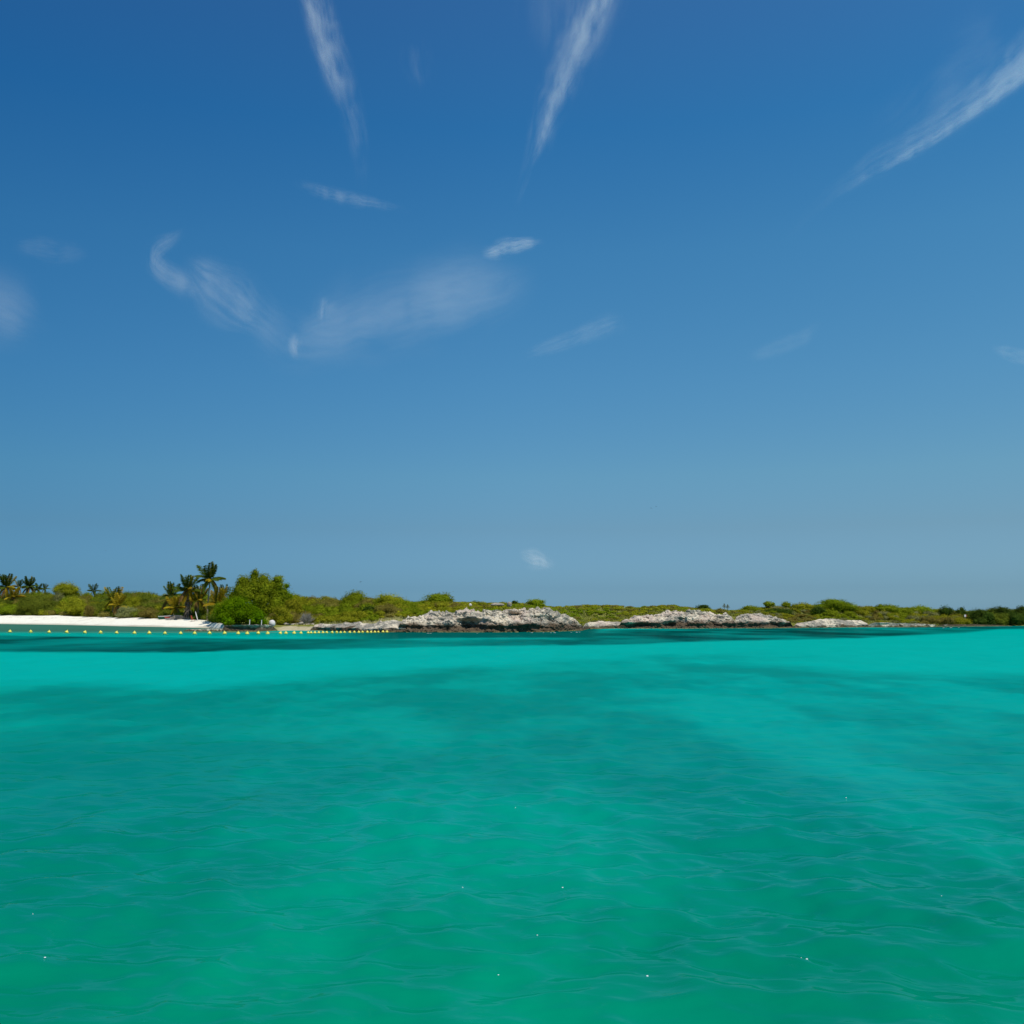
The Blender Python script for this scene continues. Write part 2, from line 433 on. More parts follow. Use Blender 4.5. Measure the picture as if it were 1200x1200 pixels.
# ------------------------------------------------------------------ water
def water_sheet():
    nr = 660
    r = 4.6 * np.exp(np.linspace(0, math.log(270 / 4.6), nr))
    r = np.concatenate([[0.0, 2.0, 3.4], r, [330, 450, 700, 1200, 2400, 5000, 12000]])
    th_f = np.linspace(-R(38), R(38), 760)
    th = np.concatenate([np.linspace(-math.pi, -R(38), 40)[:-1], th_f, np.linspace(R(38), math.pi, 40)[1:]])
    RR, TT = np.meshgrid(r, th, indexing='ij')
    X = RR * np.sin(TT); Y = RR * np.cos(TT)
    cell = np.maximum(np.gradient(RR, axis=0), RR * np.gradient(TT, axis=1))
    rng = np.random.default_rng(7)
    Z = np.zeros_like(X); DX = np.zeros_like(X); DY = np.zeros_like(X)
    # wind from the left and behind: short chop with its crests across the view
    gustx = np.clip(0.95 + 0.9 * fbm(X * 0.10, Y * 0.10, 0, 3, 21), 0.35, 1.6)
    for i in range(110):
        lam = 0.26 * (3.4 / 0.26) ** ((i + rng.random()) / 110)
        ang = R(97) + rng.normal(0, R(60))
        k = 2 * math.pi / lam
        kx, ky = k * math.cos(ang), k * math.sin(ang)
        slope = 0.027 if lam < 1.1 else 0.027 - 0.015 * min(1, (lam - 1.1) / 0.9)
        amp = slope / k * rng.uniform(0.6, 1.4)
        fade = np.clip((lam / cell - 2.0) / 2.0, 0, 1)
        ph = kx * X + ky * Y + rng.uniform(0, 2 * math.pi) + 0.8 * vnoise(X * 0.2 + i, Y * 0.2, i * 0.37, 3)
        Z += amp * fade * gustx * np.cos(ph)
        DX -= amp * fade * gustx * math.cos(ang) * np.sin(ph) * 0.2
        DY -= amp * fade * gustx * math.sin(ang) * np.sin(ph) * 0.2
    px = PX(X, np.maximum(Y, 0.5)); 
    # seabed: shoal of bare sand, seagrass meadow in front of the shore, mixed bottom near the boat
    front = Y > 3
    py = HOR + F * EYE / np.maximum(Y, 3)          # only a convenient measure of distance
    nz = fbm(X * 0.05, Y * 0.022, 0, 4, 40)
    nf = fbm(X * 0.16, Y * 0.07, 0, 4, 44)
    pyn = py + nz * np.clip((py - 735) * 0.16, 0.4, 6) 
    # meadow rows: far and near edge
    w_far = np.interp(px, [-300, 0, 140, 280, 400, 520, 700, 850, 1000, 1100, 1160, 1250], [744, 744.5, 746, 747.5, 747, 747.5, 738, 736, 735, 734, 733, 733])
    w_near = np.interp(px, [-300, 0, 100, 230, 300, 430, 600, 720, 850, 980, 1010, 1060, 1130, 1170, 1250], [763, 763, 763, 763, 759, 758, 757, 755.5, 751, 748, 747.5, 744, 741, 737, 736])
    meadow = sstep(-1.0, 1.0, pyn - w_far) * sstep(1.6, -1.6, pyn - w_near)
    meadow = meadow * (0.80 + 0.35 * np.clip(nf * 1.6, -1, 1)) * np.interp(px, [0, 200, 300, 420, 520], [1, 0.95, 0.72, 0.75, 0.9])
    inner = sstep(340, 470, px) * sstep(720, 690, px) * sstep(1.5, -1.0, pyn - 748)
    meadow = np.maximum(meadow, inner * 0.85)
    gap = sstep(440, 500, px) * sstep(720, 640, px) * np.exp(-((pyn - 748.3) / 1.3) ** 2)
    meadow = meadow * (1 - 0.6 * gap)
    shallow = sstep(742.5, 738.5, py) * sstep(330, 240, px)           # weedy shallows under the beach
    b_near = np.interp(px, [-300, 0, 250, 400, 520, 650, 780, 900, 1000, 1100, 1250], [806, 806, 806, 794, 786, 776, 772, 778, 786, 786, 790])
    bnoise = fbm(X * 0.03, Y * 0.05, 3, 4, 50)
    pyb = py + bnoise * np.clip((py - 745) * 0.22, 1.5, 26) + nf * np.clip((py - 745) * 0.08, 0.5, 8)
    shoal = sstep(9, -9, pyb - b_near)
    streak = np.exp(-((pyb - 768) / 3.5) ** 2) * sstep(720, 780, px) * sstep(1010, 900, px) * 0.5
    shoal = np.clip(shoal - streak, 0, 1) * (1 - 0.65 * sstep(747, 743.5, py) * sstep(560, 400, px))
    # a lighter swathe right of the middle reaching towards the boat
    light = sstep(520, 720, px) * sstep(1050, 800, px) * sstep(900, 790, py + nf * 10) * 0.16 + sstep(640, 1050, px) * sstep(1080, 800, py) * 0.34
    blotch = fbm(X * 0.30, Y * 0.15, 8, 4, 60) + 0.35 * fbm(X * 0.9, Y * 0.45, 2, 3, 66)
    depth = np.clip((py - 800) / 330.0, 0, 1)                          # greener, deeper under the boat
    beh = ~front
    for a_ in (meadow, shallow, shoal, light): a_[beh] = 0
    depth = np.where(beh, 1.0, depth)
    v = np.stack([X + DX, Y + DY, Z], -1).reshape(-1, 3)
    g = NG('sea_water')
    A = lambda k: g.attr(k).outputs['Fac']
    p = g.pos()
    near = g.mix(A('depth'), (0.0, 0.240, 0.181), (0.0, 0.222, 0.118))
    col = g.mix(A('light'), near, (0.0, 0.302, 0.270))
    col = g.mix(A('shoal'), col, (0.0, 0.348, 0.282))
    bl = g.ramp(A('blotch'), -0.50, 0.50, 0.83, 1.16)
    bw = g.n('ShaderNodeCombineColor'); [g.l(bl, bw.inputs[i]) for i in range(3)]
    col = g.mix(g.math('SUBTRACT', 1.0, A('shoal')), col, g.mix(1.0, col, bw.outputs[0], 'MULTIPLY'))
    fine = g.noise(0.22, 5, 0.6, g.scaled(p, (1, 0.5, 1)))
    col = g.mix(1.0, col, g.mix(fine, (0.90, 0.90, 0.90), (1.1, 1.1, 1.1)), 'MULTIPLY')
    col = g.mix(A('meadow'), col, (0.0, 0.046, 0.040))
    col = g.mix(A('shallow'), col, (0.034, 0.130, 0.086))
    d = g.n('ShaderNodeBsdfDiffuse'); g.l(col, d.inputs['Color'])
    gl = g.n('ShaderNodeBsdfGlossy'); gl.inputs['Roughness'].default_value = 0.06; gl.inputs['Color'].default_value = (0.32, 0.95, 1.0, 1)
    rip = g.math('ADD', g.math('MULTIPLY', g.noise(4.5, 2, 0.5, g.scaled(p, (0.6, 1.0, 1))), 0.6), g.math('MULTIPLY', g.noise(1.3, 3, 0.5, g.scaled(p, (0.6, 1.0, 1))), 2.0))
    b = g.n('ShaderNodeBump'); b.inputs['Strength'].default_value = 0.55; b.inputs['Distance'].default_value = 0.05
    g.l(rip, b.inputs['Height']); g.l(g.math('MULTIPLY', A('near'), 0.6), b.inputs['Strength'])
    nm = g.n('ShaderNodeVectorMath', operation='MULTIPLY_ADD')       # light welling up from below hardly depends on the facet's slope
    g.l(b.outputs[0], nm.inputs[0]); nm.inputs[1].default_value = (0.66, 0.66, 0.66); nm.inputs[2].default_value = (0, 0, 0.34)
    nn = g.n('ShaderNodeVectorMath', operation='NORMALIZE'); g.l(nm.outputs[0], nn.inputs[0]); g.l(nn.outputs[0], d.inputs['Normal'])
    g.l(b.outputs[0], gl.inputs['Normal'])
    fr = g.n('ShaderNodeFresnel'); fr.inputs['IOR'].default_value = 1.33; g.l(b.outputs[0], fr.inputs['Normal'])
    m = g.n('ShaderNodeMixShader')
    g.l(g.math('MINIMUM', g.math('MULTIPLY', fr.outputs[0], 0.72), g.math('ADD', 0.03, g.math('MULTIPLY', g.math('POWER', A('near'), 1.5), 0.25))), m.inputs[0])   # reflections cut by a polariser and by the chop's own slopes
    g.l(d.outputs[0], m.inputs[1]); g.l(gl.outputs[0], m.inputs[2])
    g.l(m.outputs[0], g.out.inputs['Surface'])
    o = mesh_from('water', v, grid_faces(len(r), len(th)), g.m, None,
                  dict(meadow=meadow, shallow=shallow, shoal=shoal, light=light, blotch=blotch, depth=depth, near=np.clip(14.0 / np.maximum(RR, 1), 0.04, 1)), True)
    return tag(o, 'clear turquoise sea with darker seagrass bands off the shore', 'sea', kind='structure'), r, th, Z
water, W_R, W_TH, W_Z = water_sheet()

# ------------------------------------------------------------------ land
def land():
    pxs = np.arange(-700, 1901, 3.0)
    t = np.concatenate([np.linspace(-0.6, 1, 22), 1 + np.linspace(0, 1, 16)[1:], 2 + np.linspace(0, 1, 14)[1:] ** 1.4])
    PXg, T = np.meshgrid(pxs, t)
    ds, yb, yr = Ds(PXg), Yb(PXg), Yr(PXg)
    Yg = np.where(T < 1, ds + T * (yb - ds), np.where(T < 2, yb + (T - 1) * (yr - yb), yr + (T - 2) * 330))
    Zg = ground_z(PXg, Yg)
    V = np.stack([X_at(PXg, Yg), Yg, Zg], -1).reshape(-1, 3)
    sand = sstep(1.12, 0.95, T + 0.05 * fbm(PXg * 0.08, T * 3, 0, 3, 9)) * sstep(262, 240, PXg) + 0.8 * sstep(0.55, 0.4, T + 0.15 * fbm(PXg * 0.2, T * 2, 0, 3, 19)) * sstep(318, 332, PXg) * sstep(378, 364, PXg)
    dry = np.exp(-((PXg - 440) / 38) ** 2) * sstep(1.7, 0.9, T) + 0.25 * np.clip(fbm(PXg * 0.03, T * 2, 0, 3, 12), 0, 1)
    faces = grid_faces(len(t), len(pxs))
    fpx = PXg.ravel()[faces[:, 0]]; ft = T.ravel()[faces[:, 0]]
    isb = (ft < 1.04) & (fpx < 262)
    wet = sstep(0.30, 0.10, Zg + 0.1 * fbm(PXg * 0.05, T, 0, 2, 3))
    o = mesh_from('terrain', V, faces[~isb], ground_mat(), None, dict(sand=np.clip(sand, 0, 1), dry=np.clip(dry, 0, 1)), True)
    tag(o, 'low grassy ground rising behind the shore', 'ground', kind='structure')
    b = mesh_from('beach', V, faces[isb], sand_mat(), None, dict(wet=wet), True)
    tag(b, 'white coral sand beach below the palms', 'beach', kind='structure')
land()

# ------------------------------------------------------------------ limestone outcrops
def outcrop(label, pts, depth=5.0, slope=0.9, amp=0.55, notch=0.45, seed=1, dents=(), shift=0.0, yfix=None, cell=1.15, step=0.8, zcut=1.0, tide=1.0):
    """pts: 'px:top row' pairs along the outcrop"""
    a = arr(pts)
    px = np.arange(a[0][0], a[0][-1] + step, step)
    top = np.interp(px, *a)
    Y0 = (Ds(px) if yfix is None else np.full(len(px), yfix)) + shift
    end = np.clip(np.minimum(px - px[0], px[-1] - px) / 7.0, 0, 1) ** 0.6
    yt = Y0 + depth * 0.45
    ztop = np.maximum(Z_at(top, yt), 0.12) * end - 0.25 * (1 - end)
    nf, nb = 44, 22
    s = np.concatenate([np.linspace(0, 1, nf), 1 + np.linspace(0, 1, nb)[1:]])
    S, P = np.meshgrid(s, px, indexing='ij')
    ztop = ztop * (1 + 0.11 * fbm(px * 0.16, seed * 1.7, 0, 4, seed) + 0.06 * (np.floor(3 * (vnoise(px * 0.22, 0, 0, seed) + 1)) / 3 - 0.8))
    Zt = np.broadcast_to(ztop, S.shape); Yy = np.broadcast_to(Y0, S.shape)
    zf = -0.5 + (Zt + 0.5) * np.minimum(S, 1)
    zrel = np.clip(zf, 0, None)
    wob = 0.5 * fbm(P * 0.05, 0, 0, 3, seed)
    yoff = notch * np.exp(-((zf - 0.45 - 0.2*wob) / (0.38)) ** 2) * np.clip(Zt / 1.2, 0.15, 1) + np.clip(zf - zcut, 0, None) * slope * (depth * 0.45 / np.maximum((Zt - zcut) * slope, 0.6)).clip(0.2, 3)
    yoff = np.where(S <= 1, yoff, np.nan)
    y_edge = yoff[nf - 1]
    back = np.clip(S - 1, 0, 1)
    yoff = np.where(S <= 1, yoff, y_edge[None] + back * depth)
    z = np.where(S <= 1, zf, Zt - back ** 2.2 * 1.4)
    for dpx, dz, dw, dh, dd in dents:
        yoff = yoff + dd * np.exp(-(np.abs((P - dpx) / dw) ** 3 + np.abs((z - dz) / dh) ** 3)) * (S <= 1.05)
    Yg = Yy + yoff
    Xg = X_at(P, Yg)
    w1, w2, cid = worley(Xg / cell, Yg / cell, z / (cell * 0.8), seed)
    w1b, w2b, cidb = worley(Xg / (cell*0.42), Yg / (cell*0.42), z / (cell * 0.36), seed + 9)
    strata = fbm(Xg * 0.35, Yg * 0.35, z * 2.2, 4, seed + 2)
    d = (np.clip((w2 - w1) * 2.2, 0, 1) - 0.6) * 0.25 + (cid - 0.5) * 0.45 + 0.9 * fbm(Xg * 0.45, Yg * 0.45, z * 0.6, 5, seed) + 0.7 * strata + 0.22 * (np.clip((w2b - w1b) * 2, 0, 1) - 0.5) + 0.22 * (cidb - 0.5)
    d = d * amp * np.clip(Zt / 1.5, 0.3, 1) * np.clip(2 - S, 0, 1) ** 0.5
    Yg = Yg - d * np.where(S <= 1, 0.85, 0.3)
    z = z + d * np.where(S <= 1, 0.35, 0.75) * np.clip(Zt / 1.5, 0.2, 1)
    Xg = Xg + 0.25 * amp * fbm(Xg, Yg, z, 3, seed + 4)
    c = np.array([float(np.mean(Xg)), float(np.mean(Y0)), 0.0])
    V = np.stack([Xg, Yg, z], -1) - c
    o = mesh_from('limestone_outcrop', V.reshape(-1, 3), grid_faces(len(s), len(px)), ROCK, None, {'tide': np.full(V.shape[0] * V.shape[1], tide)}, False, c)
    return tag(o, label, 'rock', 'limestone outcrops along the shore')

outcrop('largest pale limestone headland, with a dark cave and an alcove in its face',
        '464:733 472:728 480:724.5 500:722 520:719.5 540:717 555:717 580:716 590:716.5 598:713 615:712 628:714 640:714.5 655:718 665:721 672:725 680:731 688:735',
        depth=7, slope=1.0, amp=0.85, notch=0.5, seed=3, tide=1.15, cell=1.3,
        dents=((548, 1.05, 17, 0.75, 3.0), (603, 2.25, 8, 0.55, 2.2), (645, 1.5, 12, 0.7, 1.0), (500, 0.8, 22, 0.5, 0.8), (668, 1.0, 5, 0.5, 0.8)))
outcrop('thin low grey ledge right of the largest headland', '680:732 690:729.3 700:728.8 712:728.6 722:728 734:729', depth=4, amp=0.45, notch=0.15, seed=8, tide=0.45, zcut=0.5)
outcrop('craggy pale limestone bluff with dark hollows below mounded green scrub',
        '722:731 730:727 740:723.5 752:722 760:721 775:718.5 785:717 800:717 808:716 822:716 830:718.5 840:720.5 850:720 858:723 864:728',
        depth=6, slope=0.9, amp=0.7, notch=0.35, seed=12, tide=1.15, cell=1.2,
        dents=((798, 1.3, 6, 0.5, 1.6), (786, 0.7, 9, 0.45, 1.2), (750, 0.6, 14, 0.4, 0.8), (835, 1.0, 6, 0.6, 0.9)))
outcrop('rounded pinkish limestone bluff sloping down to the right',
        '856:727 864:723 870:719.5 880:717.5 890:719 900:721.5 915:725.5 925:728 932:733', depth=6, slope=0.9, amp=0.65, notch=0.35, seed=17, tide=1.0, dents=((905, 0.8, 8, 0.5, 1.2), (922, 0.6, 6, 0.6, 1.0)))
outcrop('low broken limestone ledge under the wide dark green bush',
        '926:733 934:730 950:728.5 957:726.5 968:725.5 985:726.5 996:726 1008:727 1016:730 1022:733', depth=5, amp=0.45, notch=0.2, seed=23, tide=0.4, zcut=0.5)
outcrop('long thin white limestone ledge tapering to the right', '1012:732 1022:730.2 1040:729.6 1060:730.2 1080:730.6 1094:731.5 1102:733', depth=4, amp=0.3, notch=0.25, seed=29, tide=0.3)
outcrop('flat dark ledge at the waterline under the mangroves', '1092:733.2 1108:731.8 1130:731.6 1150:731.8 1176:732.4 1190:733.2', depth=4, amp=0.25, notch=0.25, seed=31, tide=0.7)
outcrop('low grey rock ledge with whitish top behind the end of the buoy line',
        '362:735 370:731.5 385:730.8 400:730.6 415:730.5 425:730 440:729.8 452:728.5 462:727 470:727.5 478:732', depth=6, amp=0.4, notch=0.15, seed=37, tide=0.5, slope=1.6, zcut=0.55)
outcrop('pinkish grey rubble bank behind the tiny sand cove', '322:735 328:732.3 338:731.2 350:730.4 360:730.2 368:730.6 374:733', depth=4, amp=0.35, notch=0.05, seed=47, tide=0.2, shift=4.0, slope=1.5, zcut=0.3)
outcrop('dark brown low rocks below the large bright green bush',
        '258:737 264:732.6 275:731.8 290:732 305:731.6 315:732.4 322:735 328:738', depth=5, amp=0.45, notch=0.5, seed=41, tide=0.8)
outcrop('flat tan rock shelf in the water in front of the beach end', '212:738.6 222:737 240:736.6 255:736 268:735.4 274:738', depth=6, amp=0.25, notch=0.2, seed=43, tide=0.2, yfix=146.0)

def lump(name, label, cat, c, size, mat, seed, group=None, n=20, amp=0.22):
    th = np.linspace(0, 2*np.pi, n, endpoint=False); ph = np.linspace(-np.pi/2, np.pi/2, n//2 + 1)
    P, T = np.meshgrid(ph, th, indexing='ij')
    d = np.stack([np.cos(P)*np.cos(T), np.cos(P)*np.sin(T), np.sin(P)], -1)
    r = 1 + amp * fbm(d[..., 0]*1.8+seed, d[..., 1]*1.8, d[..., 2]*1.8, 4, seed)
    V = d * r[..., None] * np.array(size) / 2
    V[..., 2] += size[2] * 0.38
    m, k = V.shape[:2]
    i = np.arange(m-1)[:, None]; j = np.arange(k)[None, :]
    q = np.stack([i*k+j, i*k+(j+1) % k, (i+1)*k+(j+1) % k, (i+1)*k+j], -1).reshape(-1, 4)
    o = mesh_from(name, V.reshape(-1, 3), q, mat, None, None, True, c)
    return tag(o, label, cat, group)
PALEROCK = plain('pale_boulder_stone', (0.74, 0.68, 0.64), 0.95, 0.05, 0.3)
def spot(px, Y):
    return np.array([float(X_at(px, Y)), float(Y), float(ground_z(px, Y))])
def boulder(px, py_base, w_px, h_px, label, seed, Y=None, mat=None):
    Y = Y if Y else float(Ds(px)) + 2.0
    z = float(Z_at(py_base, Y)); s = Y / F
    lump('boulder', label, 'boulder', (float(X_at(px, Y)), Y, z), (w_px*s, w_px*s*0.9, h_px*s*1.12), mat or PALEROCK, seed, None, 20, 0.14)
boulder(319, 733.5, 8, 7, 'round white boulder sitting on the low brown rocks right of the green bush', 5)
boulder(551, 711, 4, 4, 'small white stone in the scrub above the cave headland', 9, float(Yb(551)) + 14)
boulder(597, 711, 6, 6, 'upright pale rock on the ridge above the alcove', 11, float(Yb(597)) + 12, ROCK)
boulder(583, 710.5, 16, 4, 'long low pale rock slab on the ridge left of the upright rock', 15, float(Yb(583)) + 12, ROCK)
boulder(335, 732.5, 7, 3, 'flat pinkish grey rock beside the round white boulder', 21, float(Ds(335)) + 5, ROCK)
boulder(353, 732, 6, 3.5, 'small grey rock on the rubble behind the tiny sand cove', 25, float(Ds(352)) + 5, ROCK)

# ------------------------------------------------------------------ vegetation
def leaves(rng, C, Nrm, size, tint, up=0.35):
    n = len(C)
    N = Nrm + rng.normal(0, 0.38, (n, 3)); N[:, 2] += up
    N /= np.linalg.norm(N, axis=1)[:, None]
    T = np.cross(N, rng.normal(0, 1, (n, 3))); T /= np.linalg.norm(T, axis=1)[:, None] + 1e-9
    B = np.cross(N, T)
    L = size * rng.uniform(0.6, 1.3, n); W = L * rng.uniform(0.38, 0.62, n)
    a = C + T * L[:, None] * 0.5; c = C - T * L[:, None] * 0.5
    b = C + B * W[:, None] * 0.5 + N * L[:, None] * 0.08; d = C - B * W[:, None] * 0.5 + N * L[:, None] * 0.08
    V = np.stack([a, b, c, d], 1).reshape(-1, 3)
    q = np.arange(4 * n).reshape(-1, 4)
    return V, q, np.repeat(tint, 4)

ICO = None
def core(c, r, rng, n=9):
    th = np.linspace(0, 2*np.pi, n, endpoint=False); ph = np.linspace(-np.pi/2, np.pi/2, n//2 + 2)
    P, T = np.meshgrid(ph, th, indexing='ij')
    d = np.stack([np.cos(P)*np.cos(T), np.cos(P)*np.sin(T), np.sin(P)], -1)
    V = d * np.asarray(r) * rng.uniform(0.85, 1.1, d.shape[:2])[..., None] + c
    m, k = V.shape[:2]
    i = np.arange(m-1)[:, None]; j = np.arange(k)[None, :]
    q = np.stack([i*k+j, i*k+(j+1) % k, (i+1)*k+(j+1) % k, (i+1)*k+j], -1).reshape(-1, 4)
    return V.reshape(-1, 3), q

def crown(mb, rng, lobes, leaf=0.26, dens=34, fuzz=0.16):
    for (c, r) in lobes:
        c = np.asarray(c, float); r = np.asarray(r, float)
        area = 4 * math.pi * ((r[0]*r[1])**1.6 + (r[0]*r[2])**1.6 + (r[1]*r[2])**1.6) ** (1/1.6) / 3 ** (1/1.6)
        n = int(max(40, area * dens))
        d = rng.normal(0, 1, (n, 3)); d[:, 2] += 0.15
        d /= np.linalg.norm(d, axis=1)[:, None]
        rr = 0.92 + fuzz * rng.normal(0, 1, n) + 0.22 * vnoise(d[:, 0]*2.4 + c[0]*3, d[:, 1]*2.4 + c[1]*3, d[:, 2]*2.4 + c[2], 7)
        C = c + d * r * rr[:, None]
        keep = C[:, 2] > 0.03
        base = rng.uniform(0.2, 0.75)
        tint = np.clip(base + rng.normal(0, 0.22, n), 0, 1)
        V, q, a = leaves(rng, C[keep], d[keep], leaf, tint[keep])
        mb.add(V, q, a)
        V, q = core(c, r * 0.72, rng)
        mb.add(V, q, 0.45)

def lobes_for(rng, W, D, H, n, low=0.0):
    """n clumps filling a rounded mound W x D x H standing on z = 0"""
    L = [((0, 0, H * 0.45), (W * 0.36, D * 0.36, H * 0.46))]
    for i in range(n):
        a = rng.uniform(0, 2 * math.pi); t = math.sqrt(rng.uniform(0.05, 1)); 
        x, y = math.cos(a) * t, math.sin(a) * t
        hz = H * (0.25 + 0.55 * rng.random() ** 0.8) * math.sqrt(max(0.12, 1 - 0.8 * t * t)) + low * H
        r = rng.uniform(0.14, 0.25)
        rx = W * r
        rz = min(H * rng.uniform(0.16, 0.28), H - hz)
        rz = max(rz, H * 0.12)
        x *= W * 0.5 - rx * 0.8; y *= D * 0.5 - D * r * 0.8
        L.append(((x, y, min(hz, H - rz * 1.0)), (rx, D * r, rz)))
    return L

seedc = [100]
def bush(px, top, hw, t, mat, label, n=9, name='bush', group=None, leaf=0.25, Y=None, dens=34, base=None, depth=None):
    """px centre, row of its top, half width in px, t = how far up the slope (0 scrub edge .. 1 ridge)"""
    seedc[0] += 1; rng = np.random.default_rng(seedc[0])
    Y = Y or float(Yb(px) + t * at(RD, px))
    p = spot(px, Y)
    if base is not None: p[2] = float(Z_at(base, Y))
    if px > 350 and name == 'bush': hw *= 1.25
    H = float(Z_at(top, Y)) - p[2]; W = 2 * hw * Y / F
    H = max(H, 0.5)
    p[2] -= 0.1
    mb = MB(); crown(mb, rng, lobes_for(rng, W, depth or W * 0.85, H + 0.1, n), leaf, dens)
    for k in range(4):                                        # stems under the leaves
        a = rng.uniform(0, 6.28); r = W * 0.12
        mb.tube([(0.1*math.cos(a), 0.1*math.sin(a), 0), (r*math.cos(a), r*math.sin(a), H*0.3), (1.8*r*math.cos(a), 1.8*r*math.sin(a), H*0.6)], [0.06, 0.045, 0.02], 5, 0.0)
    o = mb.build(name, FOL[mat], None, False, p)
    return tag(o, label, name.replace('_', ' '), group)

def tree(px, top, hw, t, mat, label, n=10, crown_low=0.25, Y=None, leaf=0.28, dens=32, gaps=False, base=None, lobes=None):
    seedc[0] += 1; rng = np.random.default_rng(seedc[0])
    Y = Y or float(Yb(px) + t * at(RD, px))
    p = spot(px, Y)
    if base is not None: p[2] = float(Z_at(base, Y))
    H = float(Z_at(top, Y)) - p[2]; W = 2 * hw * Y / F
    root = empty('tree', p); tag(root, label, 'tree')
    mb = MB()
    s = Y / F
    if lobes:                                                  # clump list in px relative to (px, base row): (dx, row, rx, rz, depth)
        L = [((dx * s, dy, float(Z_at(row, Y)) - p[2]), (rx * s, rx * s * 0.9, rz * s)) for dx, row, rx, rz, dy in lobes]
    else:
        Hc = H * (1 - crown_low)
        L = [((x, y, z + H * crown_low), r) for (x, y, z), r in lobes_for(rng, W, W * 0.85, Hc, n)]
        if gaps: L = L[1:]
    crown(mb, rng, L, leaf, dens)
    mb.build('crown', FOL[mat], root)
    tb = MB()
    r0 = 0.05 + 0.022 * H
    j = np.linspace(0, 1, 6)
    tb.tube(np.stack([0.15 * np.sin(j * 3 + px), 0.1 * np.cos(j * 2), j * H * 0.6 - 0.1], -1), r0 * (1 - 0.6 * j), 7, 0.5)
    for c, r in L[: 8]:
        c = np.asarray(c); z0 = H * rng.uniform(0.2, 0.45)
        tb.tube([(0, 0, z0), c * np.array([0.5, 0.5, 0.5]) + np.array([0, 0, z0 * 0.55]), c], [r0 * 0.5, r0 * 0.35, r0 * 0.15], 5, 0.5)
    tb.build('trunk', BARK, root)
    return root

# palm fronds: three meshes, copied
def frond_mesh(L, droop, seed, wid=0.46, n=18):
    rng = np.random.default_rng(seed)
    mb = MB()
    t = np.linspace(0, 1, 9)
    pts = np.stack([L * (t - 0.18 * droop * t**2), 0 * t, L * (0.42 * (1 - droop) * t - droop * 0.75 * t ** 2.0 + 0.12 * t)], -1)
    mb.tube(pts, 0.045 * (1 - 0.8 * t), 4, 0.35)
    for i in range(n):
        u = 0.12 + 0.88 * (i + 0.5) / n
        c = np.array([np.interp(u, t, pts[:, k]) for k in range(3)])
        c2 = np.array([np.interp(min(1, u + 0.05), t, pts[:, k]) for k in range(3)])
        d = (c2 - c); d /= np.linalg.norm(d) + 1e-9
        ln = L * wid * (0.55 + 0.6 * math.sin(math.pi * min(1, u * 0.9 + 0.08)))  * 0.62
        for sgn in (-1, 1):
            out = np.array([0, sgn, 0.0]) * 0.75 + d * 0.55 + np.array([0, 0, -0.32 - 0.25 * rng.random()])
            out /= np.linalg.norm(out)
            w = np.cross(out, (0, 0, 1.0)); w /= np.linalg.norm(w) + 1e-9
            hw_ = 0.105 * L / 2.6
            tip = c + out * ln; mid = c + out * ln * 0.45
            mb.add([c, mid + w * hw_, tip + np.array([0, 0, -0.08]), mid - w * hw_], [[0, 1, 2, 3]], np.clip(0.45 + rng.normal(0, 0.2), 0, 1))
    return mb
FRONDS = {}
def frond(kind, mat):
    key = (kind, mat)
    if key not in FRONDS:
        L, dr, sd = {'up': (2.3, 0.10, 1), 'arch': (2.2, 0.60, 2), 'droop': (2.1, 1.05, 3)}[kind]
        o = frond_mesh(L, dr, sd).build('frond', FOL[mat])
        FRONDS[key] = o.data
        bpy.data.objects.remove(o)
    o = bpy.data.objects.new('frond', FRONDS[key]); COL.objects.link(o)
    return o

